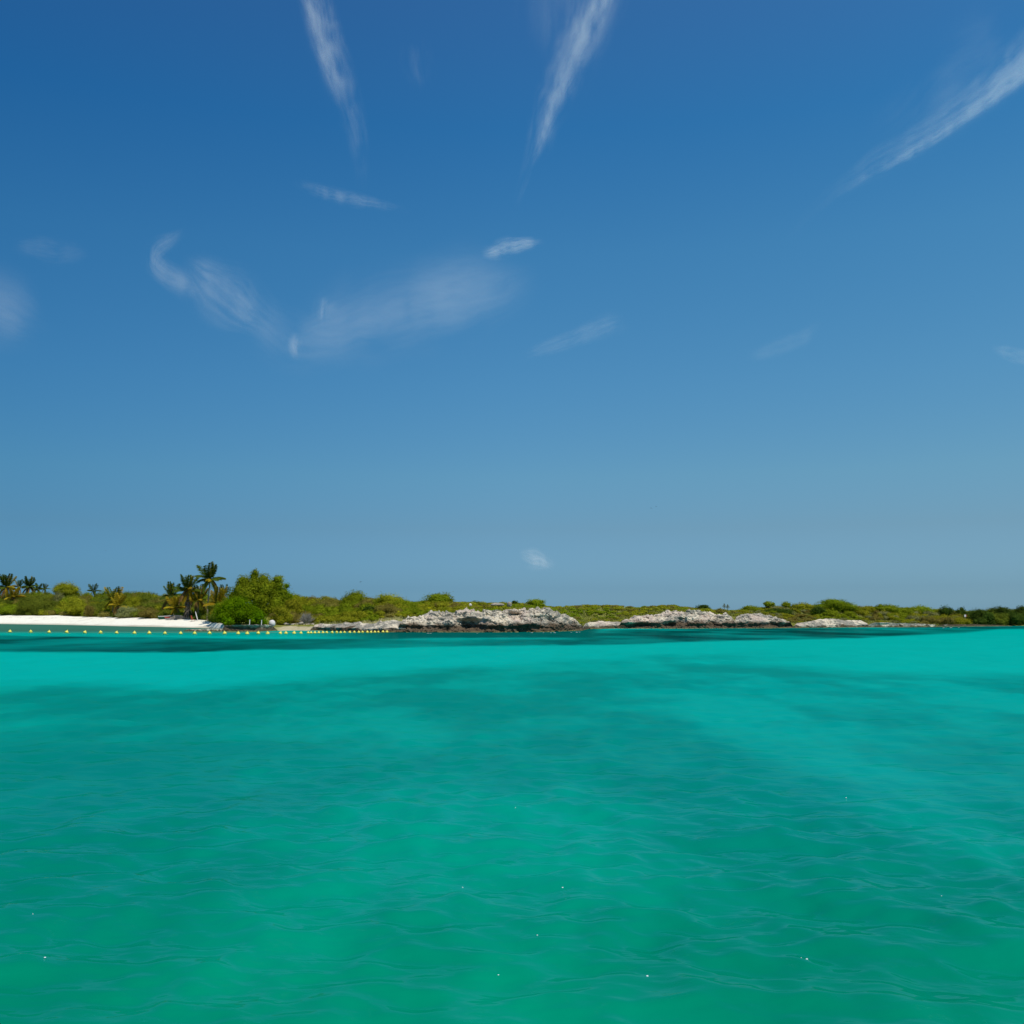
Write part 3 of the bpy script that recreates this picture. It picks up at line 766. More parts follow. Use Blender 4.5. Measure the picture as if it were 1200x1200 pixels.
def palm(px, top, base, Y, label, scale=1.0, lean=(0.0, 0.0), mats=('palm', 'palmyel', 'dry'), mix=(0.6, 0.25, 0.15), nf=15, nuts=False, skirt=False, trunk_r=0.13):
    seedc[0] += 1; rng = np.random.default_rng(seedc[0]); scale *= 1.28
    p = spot(px, Y)
    ztop = float(Z_at(top, Y)) - p[2]
    H = max(0.6, ztop - 1.95 * scale)                        # crown's heart
    root = empty('palm', p); tag(root, label, 'palm')
    j = np.linspace(0, 1, 9)
    tp = np.stack([lean[0] * H * j ** 1.7, lean[1] * H * j ** 1.5, j * (H + 0.15) - 0.15], -1)
    mb = MB(); rad = trunk_r * (1.25 - 0.55 * j); rad[0] *= 1.35
    mb.tube(tp, rad, 8, 0.5)
    mb.build('trunk', PALMBARK, root)
    heart = tp[-1]
    nf = int(nf * 1.35)
    for k in range(nf):
        az = 2.399963 * k + rng.uniform(-0.25, 0.25)
        q = k / nf
        kind = 'up' if q < 0.42 else ('arch' if q < 0.72 else 'droop')
        u = rng.random()
        if kind == 'droop': m = mats[2] if u < mix[2] * 3 else mats[1] if u < mix[2]*3 + mix[1] else mats[0]
        else: m = mats[1] if u < mix[1] else mats[0]
        f = frond(kind, m); f.parent = root
        s = scale * rng.uniform(0.82, 1.12)
        tilt = {'up': -rng.uniform(0.45, 1.05), 'arch': -rng.uniform(0.0, 0.45), 'droop': rng.uniform(0.05, 0.55)}[kind]
        f.matrix_local = Matrix.Translation(Vector(heart)) @ Matrix.Rotation(az, 4, 'Z') @ Matrix.Rotation(tilt, 4, 'Y') @ Matrix.Rotation(rng.uniform(-0.4, 0.4), 4, 'X') @ Matrix.Scale(s, 4)
    if skirt:                                                  # dead fronds hanging down the trunk
        sk = MB()
        for k in range(130):
            a = rng.uniform(0, 6.28); z0 = H * rng.uniform(0.15, 0.95); r0 = trunk_r + 0.05
            b_ = r0 + rng.uniform(0.35, 0.85)
            z1 = z0 - rng.uniform(0.5, 1.2)
            w = 0.13
            ta = np.array([-math.sin(a), math.cos(a), 0]) * w
            c0 = np.array([r0*math.cos(a), r0*math.sin(a), z0]); c1 = np.array([b_*math.cos(a), b_*math.sin(a), max(0.02, z1)])
            sk.add([c0, (c0+c1)/2 + ta, c1, (c0+c1)/2 - ta], [[0, 1, 2, 3]], rng.random())
        sk.build('dead_frond_skirt', FOL['shag'], root)
    if nuts:
        nb = MB()
        for k in range(9):
            a = rng.uniform(0, 6.28); c = heart + np.array([0.28*math.cos(a), 0.28*math.sin(a), -0.15 - 0.25*rng.random()])
            V, q = core(c, np.array([0.14, 0.14, 0.17]), rng, 8); nb.add(V, q, 0.5)
        nb.build('coconut_cluster', plain('coconut_husk', (0.45, 0.30, 0.04)), root, True)
    return root

# --- distinct palms and bushes behind the beach
palm(4, 676, 716, 262, 'coconut palm with dark and yellow fronds at the left edge of the photo', 1.12, (0.05, 0), mix=(0.5, 0.35, 0.2), nf=18)
palm(15, 689, 716, 258, 'low yellowing palm right beside the palm at the left edge', 1.0, mats=('palmyel', 'palmyel', 'dry'), nf=14)
palm(20.5, 680.5, 712, 285, 'small dark palm tuft between the left edge palm and the round-headed palm', 0.75, nf=12, mix=(0.8, 0.1, 0.3))
palm(32.5, 678, 710, 280, 'round-headed dark palm standing clear above the scrub', 0.95, nf=22, mix=(0.75, 0.1, 0.4), trunk_r=0.1)
palm(43, 684, 708, 290, 'small dark palm just right of the round-headed palm', 0.72, nf=11, mix=(0.9, 0.05, 0.1))
palm(51, 684.5, 707, 296, 'tiny palm tuft left of the broad domed tree', 0.6, nf=10, mix=(0.9, 0.05, 0.1))
palm(107, 685, 708, 285, 'lone dark palm tuft on a leaning stalk right of the domed tree', 0.8, (0.08, 0), nf=11, mix=(0.9, 0.05, 0.1), trunk_r=0.09)
palm(132, 690, 716, float(Yb(132)) + 5, 'short palm with orange-yellow fronds midway along the beach', 1.0, nf=15, mats=('palm', 'palmyel', 'palmyel'), mix=(0.4, 0.4, 0.33))
palm(138, 699, 718, float(Yb(138)) + 1, 'stubby golden palm at the right foot of the orange-yellow palm', 0.8, nf=12, mats=('palmyel', 'palmyel', 'dry'))
palm(198, 686, 719, float(Yb(198)) + 6, 'small leaning palm with brown hanging fronds left of the pair of tall palms', 0.95, (0.1, 0), nf=14, mix=(0.4, 0.3, 0.3))
palm(206, 700, 722, float(Yb(206)) + 1.5, 'low bushy golden palm over the driftwood pile', 0.85, nf=14, mats=('palmyel', 'palmyel', 'dry'))
palm(220, 676, 724, float(Yb(220)) + 0.8, 'stout palm with a dark shaggy trunk and yellow lower fronds', 1.05, (-0.03, 0), nf=20, mix=(0.6, 0.22, 0.25), skirt=True, nuts=True, trunk_r=0.24)
palm(232, 690, 723, float(Yb(229)) + 4.0, 'short yellow-green palm between the two tall palms', 0.95, nf=15, mix=(0.3, 0.6, 0.3))
palm(243, 663.5, 724, float(Yb(243)) + 2.0, 'tallest palm, dark green with golden dead fronds, on a slender trunk', 1.02, (0.04, 0), nf=20, mix=(0.75, 0.08, 0.1), nuts=True)
palm(255, 692, 726, float(Yb(250)) + 2.0, 'yellow drooping palm between the tallest palm and the big green tree', 1.0, (0.0, 0), nf=15, mats=('palmyel', 'palmyel', 'palmyel'))
palm(262, 688, 712, 225, 'small dark palm tuft behind the left flank of the big green tree', 0.7, nf=10, mix=(0.95, 0.05, 0.05))

tree(75, 681, 18, 0.75, 'olive', 'broad domed olive tree rising above the beach scrub', 13, 0.35)
bush(42, 696, 25, 0.10, 'moss', 'broad dark green mound at the back of the beach below the round-headed palm', 16, depth=6)
bush(68, 691, 9, 0.55, 'grey', 'pale grey-green bush in front of the broad domed tree', 8)
bush(90, 698, 15, 0.15, 'olive', 'olive bush at the beach edge right of the dark green mound', 10)
bush(106, 707, 9, 0.0, 'brown', 'brownish bush at the beach edge right of the olive bush', 8)
bush(121, 690, 6, 0.8, 'green', 'small upright green bush on the skyline left of the orange-yellow palm', 6)
bush(149, 709, 14, 0.0, 'grey', 'low rounded grey-green shrub at the edge of the white sand', 9)
bush(176, 711, 15, 0.0, 'brown', 'brown-olive bush left of the driftwood pile', 9)
bush(8, 706, 14, 0.0, 'green', 'green bush at the sand edge in the bottom left corner of the trees', 9)
bush(165, 692, 16, 0.9, 'olive', 'rounded olive bush on the skyline above the grey-green shrub', 9)
bush(100, 693, 9, 0.75, 'green', 'green bush on the skyline below the lone palm tuft', 7)
bush(240, 708, 12, 0.05, 'brown', 'dull olive bush under the yellow drooping palm', 8, Y=204)

# the big green tree and the bush at its foot
tree(298, 667, 26, 0.3, 'green', 'biggest tree, rounded green with a pointed top, beside the palms', Y=168.0, base=728, lobes=[
    (0, 690, 17, 14, 0), (-2, 676, 6, 8, 0.3), (0, 671, 4, 4.5, 0), (-14, 683, 9, 9, 0.4), (-17, 692, 9, 9, -0.6), (10, 680, 9, 8, 0), (14, 690, 11, 10, -1.0), (-6, 698, 13, 10, -1.8), (-25, 699, 9, 8, 0.3), (10, 703, 13, 10, -1.6), (-22, 708, 11, 10, -0.8), (6, 714, 18, 12, -0.5)])
tree(324, 674, 10, 0.3, 'green', 'tall narrow green tree joined to the right of the biggest tree', Y=170.0, base=729, lobes=[
    (0, 697, 11, 18, 0), (1, 679, 7, 5, 0), (-4, 684, 6, 6, 0.3), (3, 686, 6, 6, -0.5), (-7, 694, 7, 8, -0.8), (6, 698, 8, 9, -0.4), (0, 707, 11, 11, -1.2), (6, 714, 11, 10, -0.5)])
tree(335, 683, 5, 0.3, 'bright', 'small airy tree top poking out right of the narrow tree', Y=176.0, base=728, dens=20, lobes=[
    (0, 687, 4.5, 4, 0), (-2, 694, 5, 5, 0), (3, 699, 6, 6, 0), (1, 709, 8, 9, 0)])
bush(344, 694, 12, 0.2, 'olive', 'olive bush on the falling slope right of the big trees', 10, Y=168, base=729)
bush(331, 709, 15, 0.05, 'olive', 'tall pale olive thicket above the round white boulder', 12, Y=158, base=731)
bush(280, 699, 31, 0.1, 'bright', 'large bright green bush hanging over the brown rocks at the beach end', 26, Y=153.0, base=732.5, depth=6.5)
bush(268, 722, 9, 0, 'bright', 'small bright green shrub at the foot of the large bright bush', 7, Y=149.6, base=732.6)
bush(303, 713, 12, 0, 'bright', 'low green bush on the right shoulder of the large bright bush', 9, Y=151.0, base=732.3)

# --- middle
bush(385, 700, 18, 0.7, 'brown', 'broad dull brown-green bush on the skyline left of the middle group', 12)
bush(416, 690, 15, 0.85, 'green', 'leafy green bush with an uneven crown, left of the middle group', 14)
bush(455, 694, 18, 0.8, 'olive', 'wide olive bush right of the uneven leafy bush', 14)
bush(433, 707, 9, 0.35, 'dark', 'small dark green bush on the slope in front of the middle group', 7)
bush(447, 694, 5, 0.85, 'green', 'pointed little bush on the skyline between two wider bushes', 5)
bush(510, 694.5, 16, 0.85, 'green', 'rounded green bush on the skyline above the yellow flowering plants', 12)
bush(522, 692, 9, 0.9, 'green', 'taller right-hand half of the rounded bush above the yellow plants', 8)
bush(557, 703, 7, 0.8, 'dark', 'small dark bush on the ridge above the cave', 6)
bush(604, 703, 5, 0.8, 'dark', 'tiny dark bush on the ridge just right of the upright rock', 5)
bush(627, 700.5, 12, 0.7, 'green', 'neat domed green bush on the ridge above the headland', 10)
bush(700, 727, 10, 0, 'grey', 'low greyish shrub above the thin ledge', 6, base=730)
bush(845, 712, 7, 0.4, 'brown', 'low brownish shrub between the two right-hand bluffs', 5)
bush(823, 708, 9, 0.7, 'dark', 'dark flat bush on the ridge above the craggy bluff', 7)
bush(880, 708.5, 10, 0.7, 'green', 'small rounded bush above the pinkish bluff', 7)
tree(901, 704, 8, 0.8, 'green', 'thin sparse small tree left of the open clump on the ridge', 6, 0.35, dens=22)
tree(921, 704, 7, 0.8, 'green', 'narrow sparse tree in the middle of the ridge clump', 6, 0.35, dens=22)
bush(940, 705, 13, 0.8, 'olive', 'olive bush left of the wide dark green bush', 10)
bush(912, 712, 15, 0.5, 'dark', 'dark patchy bush in front of the sparse ridge trees', 9)
bush(978, 702, 22, 0.75, 'green', 'wide green bush highest on the right part of the ridge', 16)
bush(987, 701, 10, 0.8, 'dark', 'dark crown at the top right of the wide green bush', 8)
bush(958, 709, 8, 0.5, 'dark', 'small dark bush at the left foot of the wide green bush', 6)
bush(1016, 709, 9, 0.7, 'olive', 'small bush right of the wide green bush', 6)
bush(1040, 707, 14, 0.75, 'green', 'low rounded green bush above the long white ledge', 9)
bush(1079, 708, 13, 0.75, 'green', 'flattened green bush left of the dark trees', 9)
tree(1108, 708.5, 10, 0.5, 'dark', 'first dark green tree where the grassy slope ends', 8, 0.15)
tree(1126, 711, 9, 0.45, 'dark', 'dark tree next to the pale marker board', 8, 0.12)
tree(1146, 712, 15, 0.15, 'dark', 'dark spreading mangrove over the flat dark ledge', 12, 0.08)
tree(1171, 709, 15, 0.3, 'dark', 'tallest domed mangrove near the right edge', 12, 0.08)
tree(1197, 709.5, 12, 0.2, 'dark', 'dark mangrove cut by the right edge of the photo', 12, 0.08)
tree(1185, 714, 10, 0.1, 'dark', 'lower mangrove between the domed one and the right edge', 9, 0.05)
tree(1224, 712, 15, 0.25, 'dark', 'mangrove just beyond the right edge of the photo', 10, 0.08)
tree(1158, 717, 9, 0.0, 'dark', 'low dark mangrove bush leaning over the water', 8, 0.03)

# bare grey shrub and yellow flowering clumps, agave stalks
def bare_shrub(px, top, base, hw, label):
    seedc[0] += 1; rng = np.random.default_rng(seedc[0])
    Y = float(Ds(px)) + 6; p = np.array([float(X_at(px, Y)), Y, float(Z_at(base, Y)) - 0.1])
    H = float(Z_at(top, Y)) - p[2]; W = hw * Y / F
    mb = MB()
    for k in range(70):
        a = rng.uniform(0, 6.28); e = rng.uniform(0.15, 1.0)
        tip = np.array([W * math.cos(a) * (1 - e * 0.6), W * 0.8 * math.sin(a) * (1 - e * 0.6), H * (0.35 + 0.65 * e) * rng.uniform(0.7, 1.0)])
        mid = tip * 0.5 + rng.normal(0, 0.12, 3); mid[2] = abs(mid[2])
        mb.tube([(0.05*math.cos(a), 0.05*math.sin(a), 0), mid, tip], [0.035, 0.025, 0.010], 4, rng.random())
        for q in range(4):
            t2 = tip + rng.normal(0, 0.22, 3)
            mb.tube([mid, (mid + t2)/2 + rng.normal(0, .04, 3), t2], [0.018, 0.014, 0.006], 3, rng.random())
    tag(mb.build('bare_shrub', FOL['deadgrey'], None, False, p), label, 'shrub')
bare_shrub(360, 716, 732, 9, 'bare grey leafless shrub on the low rocks behind the sand cove')
for px, top, hw, t, lab in ((467, 714, 5, .25, 'leftmost small yellow-flowering plant on the slope'), (480, 717, 5, .15, 'low yellow-flowering plant second from the left, nearest the rock'),
                            (497, 712, 5, .30, 'yellow-flowering plant standing left of the pair under the rounded bush'), (503, 710, 6, .45, 'highest yellow-flowering plant under the rounded bush'), (509, 712.5, 4, .35, 'rightmost small yellow-flowering plant on the slope')):
    bush(px, top, hw, t, 'flower', lab, 6, 'flowering_plant', 'yellow flowering plants on the slope', 0.16)
def stalk(px, top, t, label):
    seedc[0] += 1; rng = np.random.default_rng(seedc[0])
    Y = float(Yb(px) + t * at(RD, px)); p = spot(px, Y); H = float(Z_at(top, Y)) - p[2]
    mb = MB(); mb.tube([(0, 0, 0), (0.04, 0, H * 0.5), (0.0, 0.03, H)], [0.05, 0.04, 0.02], 5, 0.6)
    for k in range(26):
        a = 2.4 * k; z = H * (0.6 + 0.4 * k / 26); l = 0.42 * (1.1 - k / 26)
        mb.tube([(0, 0, z), (l * math.cos(a), l * math.sin(a), z + 0.18)], [0.02, 0.035], 4, 0.8)
    for k in range(14):
        a = 2.4 * k; w = np.array([-math.sin(a), math.cos(a), 0]) * 0.07; d = np.array([math.cos(a), math.sin(a), 0])
        mb.add([d*0.05, d*0.35 + w + (0, 0, .3), d*0.7 + (0, 0, 0.55), d*0.35 - w + (0, 0, .3)], [[0, 1, 2, 3]], 0.2)
    tag(mb.build('agave', FOL['grey'], None, False, p), label, 'agave')
stalk(849, 708, 0.7, 'slim left agave stalk standing on the skyline dip')
stalk(853, 709, 0.65, 'right agave stalk of the two on the skyline dip')

# --- the low scrub that reads as one mass, in stretches of shore
def scrub(label, p0, p1, mats, n, seed, h=1.0, extra_t=0.0):
    rng = np.random.default_rng(seed)
    mbs = [MB() for _ in mats]
    px = rng.uniform(p0, p1, n); t = rng.uniform(-0.02, 1.12, n)
    for x, tt in zip(px, t):
        Y = float(Yb(x) + tt * at(RD, x)); al = float(at(ALW, x))
        g = float(ground_z(x, Y))
        H = al * h * rng.uniform(0.55, 1.05)
        H *= 0.45 + 0.55 * min(1, max(0, tt) * 2.2) if x < 1090 else 1
        cap = float(Z_at(at(SIL, x) + rng.uniform(-1.0, 1.5), Y)) - g
        H = max(0.28, min(H, cap))
        W = rng.uniform(1.3, 2.4) * (0.55 + 0.45 * min(H, 2.5))
        c = np.array([float(X_at(x, Y)), Y, g])
        L = []
        for k in range(3):
            r = W * rng.uniform(0.26, 0.42); rz = H * rng.uniform(0.38, 0.5)
            L.append((c + np.array([rng.uniform(-.3, .3) * W, rng.uniform(-.3, .3) * W, max(0.1, H - rz * 1.02) * rng.uniform(0.75, 1.0)]), np.array([r, r, rz])))
        i = int(np.clip((fbm(np.array([x * 0.035]), np.array([tt * 2.2]), 0, 3, seed)[0] * 1.5 + 0.5 + rng.normal(0, 0.14)) * len(mats), 0, len(mats) - 1))
        crown(mbs[i], rng, L, 0.24, 26, 0.14)
    allv, allq, alla, mi = [], [], [], []
    base = 0
    for k, mb in enumerate(mbs):
        if not mb.v: continue
        v = np.concatenate(mb.v); q = np.concatenate(mb.q)
        allv.append(v); allq.append(q + base); alla.append(np.concatenate(mb.at)); base += len(v)
        mi.append(np.full(len(q), k, np.int32))
    o = mesh_from('scrub', np.concatenate(allv), np.concatenate(allq), None, None, {'tint': np.concatenate(alla)})
    for m in mats: o.data.materials.append(FOL[m])
    o.data.polygons.foreach_set('material_index', np.concatenate(mi))
    return tag(o, label, 'scrub', None, 'stuff')
scrub('dense olive and green scrub behind the white beach', -70, 262, ('moss', 'olive', 'green', 'brown', 'olive', 'moss'), 520, 11, 1.0)
scrub('olive scrub on the slope right of the big green tree', 325, 545, ('green', 'olive', 'olive', 'brown'), 420, 12)
scrub('low wind-cut yellow-green scrub over the headland and bluffs', 540, 862, ('green', 'olive', 'brown', 'olive', 'olive'), 620, 13)
scrub('yellow-green scrub on the right part of the island', 862, 1130, ('green', 'olive', 'grey', 'olive', 'brown'), 480, 14)
scrub('dark mangrove thicket on the right end of the shore', 1124, 1270, ('dark', 'dark', 'moss'), 200, 15, 1.1)

# short grass between the bushes and on the pale bank
def grass():
    rng = np.random.default_rng(33)
    n = 26000
    px = rng.uniform(345, 1130, n); t = rng.uniform(-0.10, 0.8, n) ** 1.0
    ok = ~((px > 540) & (px < 690) & (t < -0.02))
    px, t = px[ok], t[ok]
    Y = Yb(px) + t * at(RD, px)
    z = ground_z(px, Y)
    h = rng.uniform(0.18, 0.5, len(px)); a = rng.uniform(0, 6.28, len(px))
    X = X_at(px, Y); w = 0.07
    b = np.stack([X, Y, z - 0.05], -1)
    dx = np.stack([np.cos(a) * w, np.sin(a) * w, 0 * a], -1)
    tip = b + np.stack([rng.normal(0, 0.12, len(px)), rng.normal(0, 0.12, len(px)), h], -1)
    V = np.stack([b - dx, b + dx, tip + dx * 0.4, tip - dx * 0.4], 1).reshape(-1, 3)
    pale = np.clip(np.exp(-((px - 440) / 40) ** 2) * sstep(0.6, -0.1, t) + rng.uniform(0, 0.35, len(px)), 0, 1)
    g = NG('dry_grass')
    g.principled(g.mix(g.attr('tint').outputs['Fac'], (0.15, 0.165, 0.02), (0.46, 0.41, 0.17)), 0.9, 0.05)
    o = mesh_from('grass', V, np.arange(len(V)).reshape(-1, 4), g.m, None, {'tint': np.repeat(pale, 4)})
    tag(o, 'short dry grass on the bank above the rocks', 'grass', None, 'stuff')
grass()

# ------------------------------------------------------------------ buoy line
BX = [-58, -33, -11, 12.7, 37, 58.4, 78.7, 100, 119, 137.3, 158.3, 175.9, 194, 212.4, 228.7, 246.3, 264.1, 279.6, 290.2, 303, 314.4, 328.7, 335.6, 345, 353, 361.6, 364.8, 369.3, 374, 379, 383, 389.3, 395, 399.6, 404.3, 410, 415.7, 420.9, 425.2, 430.8, 435, 439.7, 443.3, 449, 453.6]
BYR = ([-60, 12, 140, 200, 300, 345, 372, 404, 440, 456], [741.0, 741.2, 742.7, 743.3, 743.3, 743.0, 742.5, 742.1, 741.8, 741.4])
BMAT = plain('yellow_buoy_plastic', (0.86, 0.70, 0.10), 0.4, 0.4, 0.15)
bm_ = MB()
th_ = np.linspace(-math.pi/2, math.pi/2, 13)
prof = [(0.21*math.cos(a), 0.23*math.sin(a)) for a in th_]
prof = prof[:6] + [(0.225, -0.035), (0.235, -0.03), (0.235, 0.03), (0.225, 0.035)] + prof[7:-1] + [(0.045, 0.235), (0.05, 0.28), (0.03, 0.31), (0.0, 0.31)]
bm_.lathe(prof, (0, 0, 0.10), 18)
buoy0 = bm_.build('buoy', BMAT, None, True)
tag(buoy0, 'small round yellow float on the swimming-area line off the beach', 'buoy', 'yellow buoys along the swimming-area line')
rngb = np.random.default_rng(4)
line_pts = []
for i, px in enumerate(BX):
    Y = float(Y_water(np.interp(px, *BYR)))
    o = buoy0 if i == 0 else buoy0.copy()
    if i: COL.objects.link(o)
    o.location = (float(X_at(px, Y)), Y, 0.02)
    o.rotation_euler = (rngb.normal(0, 0.15), rngb.normal(0, 0.15), rngb.uniform(0, 6))
    s = rngb.uniform(0.94, 1.06) * (1.0 if px < 350 else 0.85); o.scale = (s, s, s)
    line_pts.append((o.location.x, Y, 0.05))
lp = []
for a, b in zip(line_pts[:-1], line_pts[1:]):
    for k in range(6):
        u = k / 6; q = np.array(a) * (1-u) + np.array(b) * u; q[2] = 0.05 - 0.12 * math.sin(math.pi * u); lp.append(q)
rp = MB(); rp.tube(lp, 0.018, 5)
tag(rp.build('float_line', plain('yellow_rope', (0.45, 0.36, 0.10), 0.8, 0.1), None, True), 'thin rope stringing the yellow buoys together', 'rope')

# ------------------------------------------------------------------ small things on the shore
WHITE = plain('weathered_white_paint', (0.78, 0.76, 0.72), 0.7, 0.2)
WOOD = plain('grey_driftwood', (0.36, 0.32, 0.27), 0.9, 0.1, 0.4)
RED = plain('faded_red_paint', (0.42, 0.07, 0.05), 0.6, 0.2)
DKGREEN = plain('dark_green_paint', (0.02, 0.10, 0.07), 0.6, 0.2)
def post(px, top, base, Y, label):
    p = (float(X_at(px, Y)), Y, float(Z_at(base, Y)) - 0.15)
    H = float(Z_at(top, Y)) - p[2]
    mb = MB(); mb.tube([(0, 0, 0), (0.01, 0, H * .5), (0.02, 0.01, H)], [0.06, 0.058, 0.055], 8); mb.lathe([(0.075, H - 0.02), (0.075, H + 0.03), (0.0, H + 0.06)], (0.02, 0.01, 0), 8)
    tag(mb.build('post', WHITE, None, False, p), label, 'post')
post(292.7, 726.5, 733, 147.5, 'thin white post standing on the rocks under the bright green bush')
post(306.6, 727, 732.5, 148, 'second thin white post, nearer the round white boulder')
post(258.2, 730.8, 734, 148, 'short white post at the right end of the beach')

def dinghy(px, base, Y, L, label):
    root = empty('boat', spot(px, Y) + np.array([0, 0, -0.08])); tag(root, label, 'boat')
    n, m = 13, 9
    s = np.linspace(-1, 1, n)
    half = 0.62 * np.clip(1 - np.clip(s, 0, 1) ** 2.2, 0, 1) * (0.9 + 0.1 * np.clip(-s, 0, 1) * 0) + 0.02
    half = np.where(s < 0, 0.62 * (1 - 0.12 * s ** 2), half)
    th = np.linspace(-math.pi/2, math.pi/2, m)
    hull, = [MB()]
    V = np.zeros((n, m, 3))
    for i in range(n):
        sheer = 0.62 + 0.22 * max(0, s[i]) ** 2
        V[i, :, 0] = s[i] * L / 2
        V[i, :, 1] = half[i] * np.sin(th) / 1.0
        V[i, :, 2] = sheer - sheer * np.cos(th) ** 0.7 * (1 - 0.25 * max(0, s[i]) ** 3)
    q = grid_faces(n, m)
    hull.add(V.reshape(-1, 3), q)
    Vi = V.copy(); Vi[..., 1] *= 0.9; Vi[..., 2] = Vi[..., 2] * 0.93 + 0.05
    hull.add(Vi.reshape(-1, 3), q[:, ::-1])
    hull.add(np.concatenate([V[0], V[0].mean(0, keepdims=True)]), [[k, k+1, m] for k in range(m-1)])
    hull.build('hull', DKGREEN, root, True)
    g = MB()
    for k in (0, m-1):
        g.tube(V[:, k], 0.05, 6)
    g.build('gunwale', WHITE, root, True)
    b = MB()
    for x in (-0.9, 0.1, 0.9):
        b.box((x, 0, 0.47), (0.24, 1.02, 0.04))
    b.build('thwart', RED, root)
    cv = MB(); cv.box((0.75, -0.66, 0.42), (1.7, 0.05, 0.28)); cv.build('side_panel', RED, root)
dinghy(195, 725.2, float(Yb(195)) - 1.6, 2.9, 'small dark green and red open boat pulled up under the palms')

mb = MB(); rngd = np.random.default_rng(5)
for k in range(26):
    x = rngd.uniform(-1.6, 1.6); z = rngd.uniform(0.08, 0.75) * (1 - abs(x) / 2.6); a = rngd.normal(0, 0.5)
    l = rngd.uniform(0.7, 1.5); y = rngd.uniform(-0.5, 0.5)
    mb.tube([(x - l*math.cos(a), y - 0.3*math.sin(a*3), z + rngd.normal(0, .1)), (x, y, z + .05), (x + l*math.cos(a), y + .3*math.sin(a*3), max(0.05, z + rngd.normal(0, .14)))], [0.07, 0.08, 0.04], 6)
for k in range(9):
    x = rngd.uniform(-1.5, 1.5)
    mb.tube([(x, rngd.uniform(-.4, .4), 0.1), (x + rngd.normal(0, .3), rngd.uniform(-.4, .4), rngd.uniform(0.6, 1.15))], [0.05, 0.02], 5)
Yd = float(Yb(210)) - 1.5
tag(mb.build('driftwood_pile', WOOD, None, False, spot(210, Yd)), 'tangle of grey driftwood on the sand left of the shaggy palm trunk', 'driftwood')

Yd = float(Yb(230)) - 3.0
root = empty('paddle_board', spot(230.0, Yd)); tag(root, 'white board propped at a slant beside a red seat at the palm foot', 'board')
n_ = 14; s_ = np.linspace(0, 1, n_); hw_ = 0.17 * np.sin(math.pi * np.clip(s_ * 0.96 + 0.02, 0, 1)) ** 0.5
vv = np.stack([np.stack([-0.50 * s_ + 0.3, -0.0 * s_ - hw_, 1.75 * s_], -1), np.stack([-0.50 * s_ + 0.3, hw_, 1.75 * s_], -1)], 1)
vv2 = vv.copy(); vv2[..., 0] += 0.08
mb = MB(); mb.add(np.concatenate([vv.reshape(-1, 3), vv2.reshape(-1, 3)]), [[2*i, 2*i+1, 2*i+3, 2*i+2] for i in range(n_-1)] + [[2*n_+2*i, 2*n_+2*i+2, 2*n_+2*i+3, 2*n_+2*i+1] for i in range(n_-1)] + [[2*i, 2*i+2, 2*n_+2*i+2, 2*n_+2*i] for i in range(n_-1)] + [[2*i+1, 2*n_+2*i+1, 2*n_+2*i+3, 2*i+3] for i in range(n_-1)])
mb.build('deck', WHITE, root); 
mb = MB(); mb.box((0.20, 0, 0.35), (0.03, 0.16, 0.28), 0, 0.5, -0.28); mb.build('fin', RED, root)
root = empty('beach_chair', spot(226.6, Yd - 0.3)); tag(root, 'faded red beach chair at the foot of the shaggy palm', 'chair')
mb = MB(); mb.box((0, 0, 0.34), (0.6, 0.55, 0.06)); mb.build('seat', RED, root)
mb = MB(); mb.box((-0.30, 0, 0.72), (0.06, 0.55, 0.75), 0, 0.5, -0.25); mb.build('backrest', RED, root)
for x in (-0.26, 0.26):
    for y in (-0.24, 0.24):
        mb = MB(); mb.tube([(x, y, -0.05), (x, y, 0.32)], 0.025, 6); mb.build('leg', WOOD, root)

Ym = float(Ds(1130)) + 9
root = empty('marker_board', (float(X_at(1131, Ym)), Ym, float(ground_z(1131, Ym)))); tag(root, 'small pale marker board with a red edge in front of the dark trees', 'marker')
zt = float(Z_at(721.5, Ym)) - root.location.z
mb = MB(); mb.tube([(0, 0, -0.2), (0, 0, zt + 0.2)], 0.05, 6); mb.build('pole', WOOD, root)
mb = MB(); mb.box((-0.05, -0.08, zt), (0.36, 0.05, 0.42)); mb.build('panel', WHITE, root)
mb = MB(); mb.box((0.2, -0.08, zt), (0.13, 0.06, 0.44)); mb.build('panel_edge', RED, root)

# ------------------------------------------------------------------ sun glints shaped as white flecks, shore froth, birds
def glints_and_foam():
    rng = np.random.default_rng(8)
    P = [(606, 950), (544, 1036), (660, 1040), (847, 1083), (1104, 1049), (631, 1098), (586, 1139), (695, 1139), (938, 1126), (943, 1126), (993, 934), (40, 1073), (55, 1130), (756, 1145), (1130, 735.6), (1109, 735.8), (632, 741.6), (648, 741.6), (664, 741.2), (676, 740.8), (500, 742.4), (545, 742.3)]  # near points: sun glints built as white blobs; far points: shore froth
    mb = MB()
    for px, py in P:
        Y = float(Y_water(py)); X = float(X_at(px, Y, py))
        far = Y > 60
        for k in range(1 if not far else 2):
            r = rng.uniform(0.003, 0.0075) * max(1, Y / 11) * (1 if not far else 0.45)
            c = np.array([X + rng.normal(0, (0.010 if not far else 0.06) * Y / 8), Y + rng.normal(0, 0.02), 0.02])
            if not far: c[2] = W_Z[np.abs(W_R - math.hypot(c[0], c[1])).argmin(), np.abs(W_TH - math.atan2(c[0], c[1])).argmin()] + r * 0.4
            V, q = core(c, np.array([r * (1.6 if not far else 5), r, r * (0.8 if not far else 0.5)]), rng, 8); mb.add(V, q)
    tag(mb.build('glints_and_foam', plain('glint_foam_white', (0.86, 0.88, 0.88), 0.6, 0.3), None, True), 'sun glints modelled as white flecks on the waves, and froth at the shore', 'glints_and_foam', None, 'stuff')
glints_and_foam()
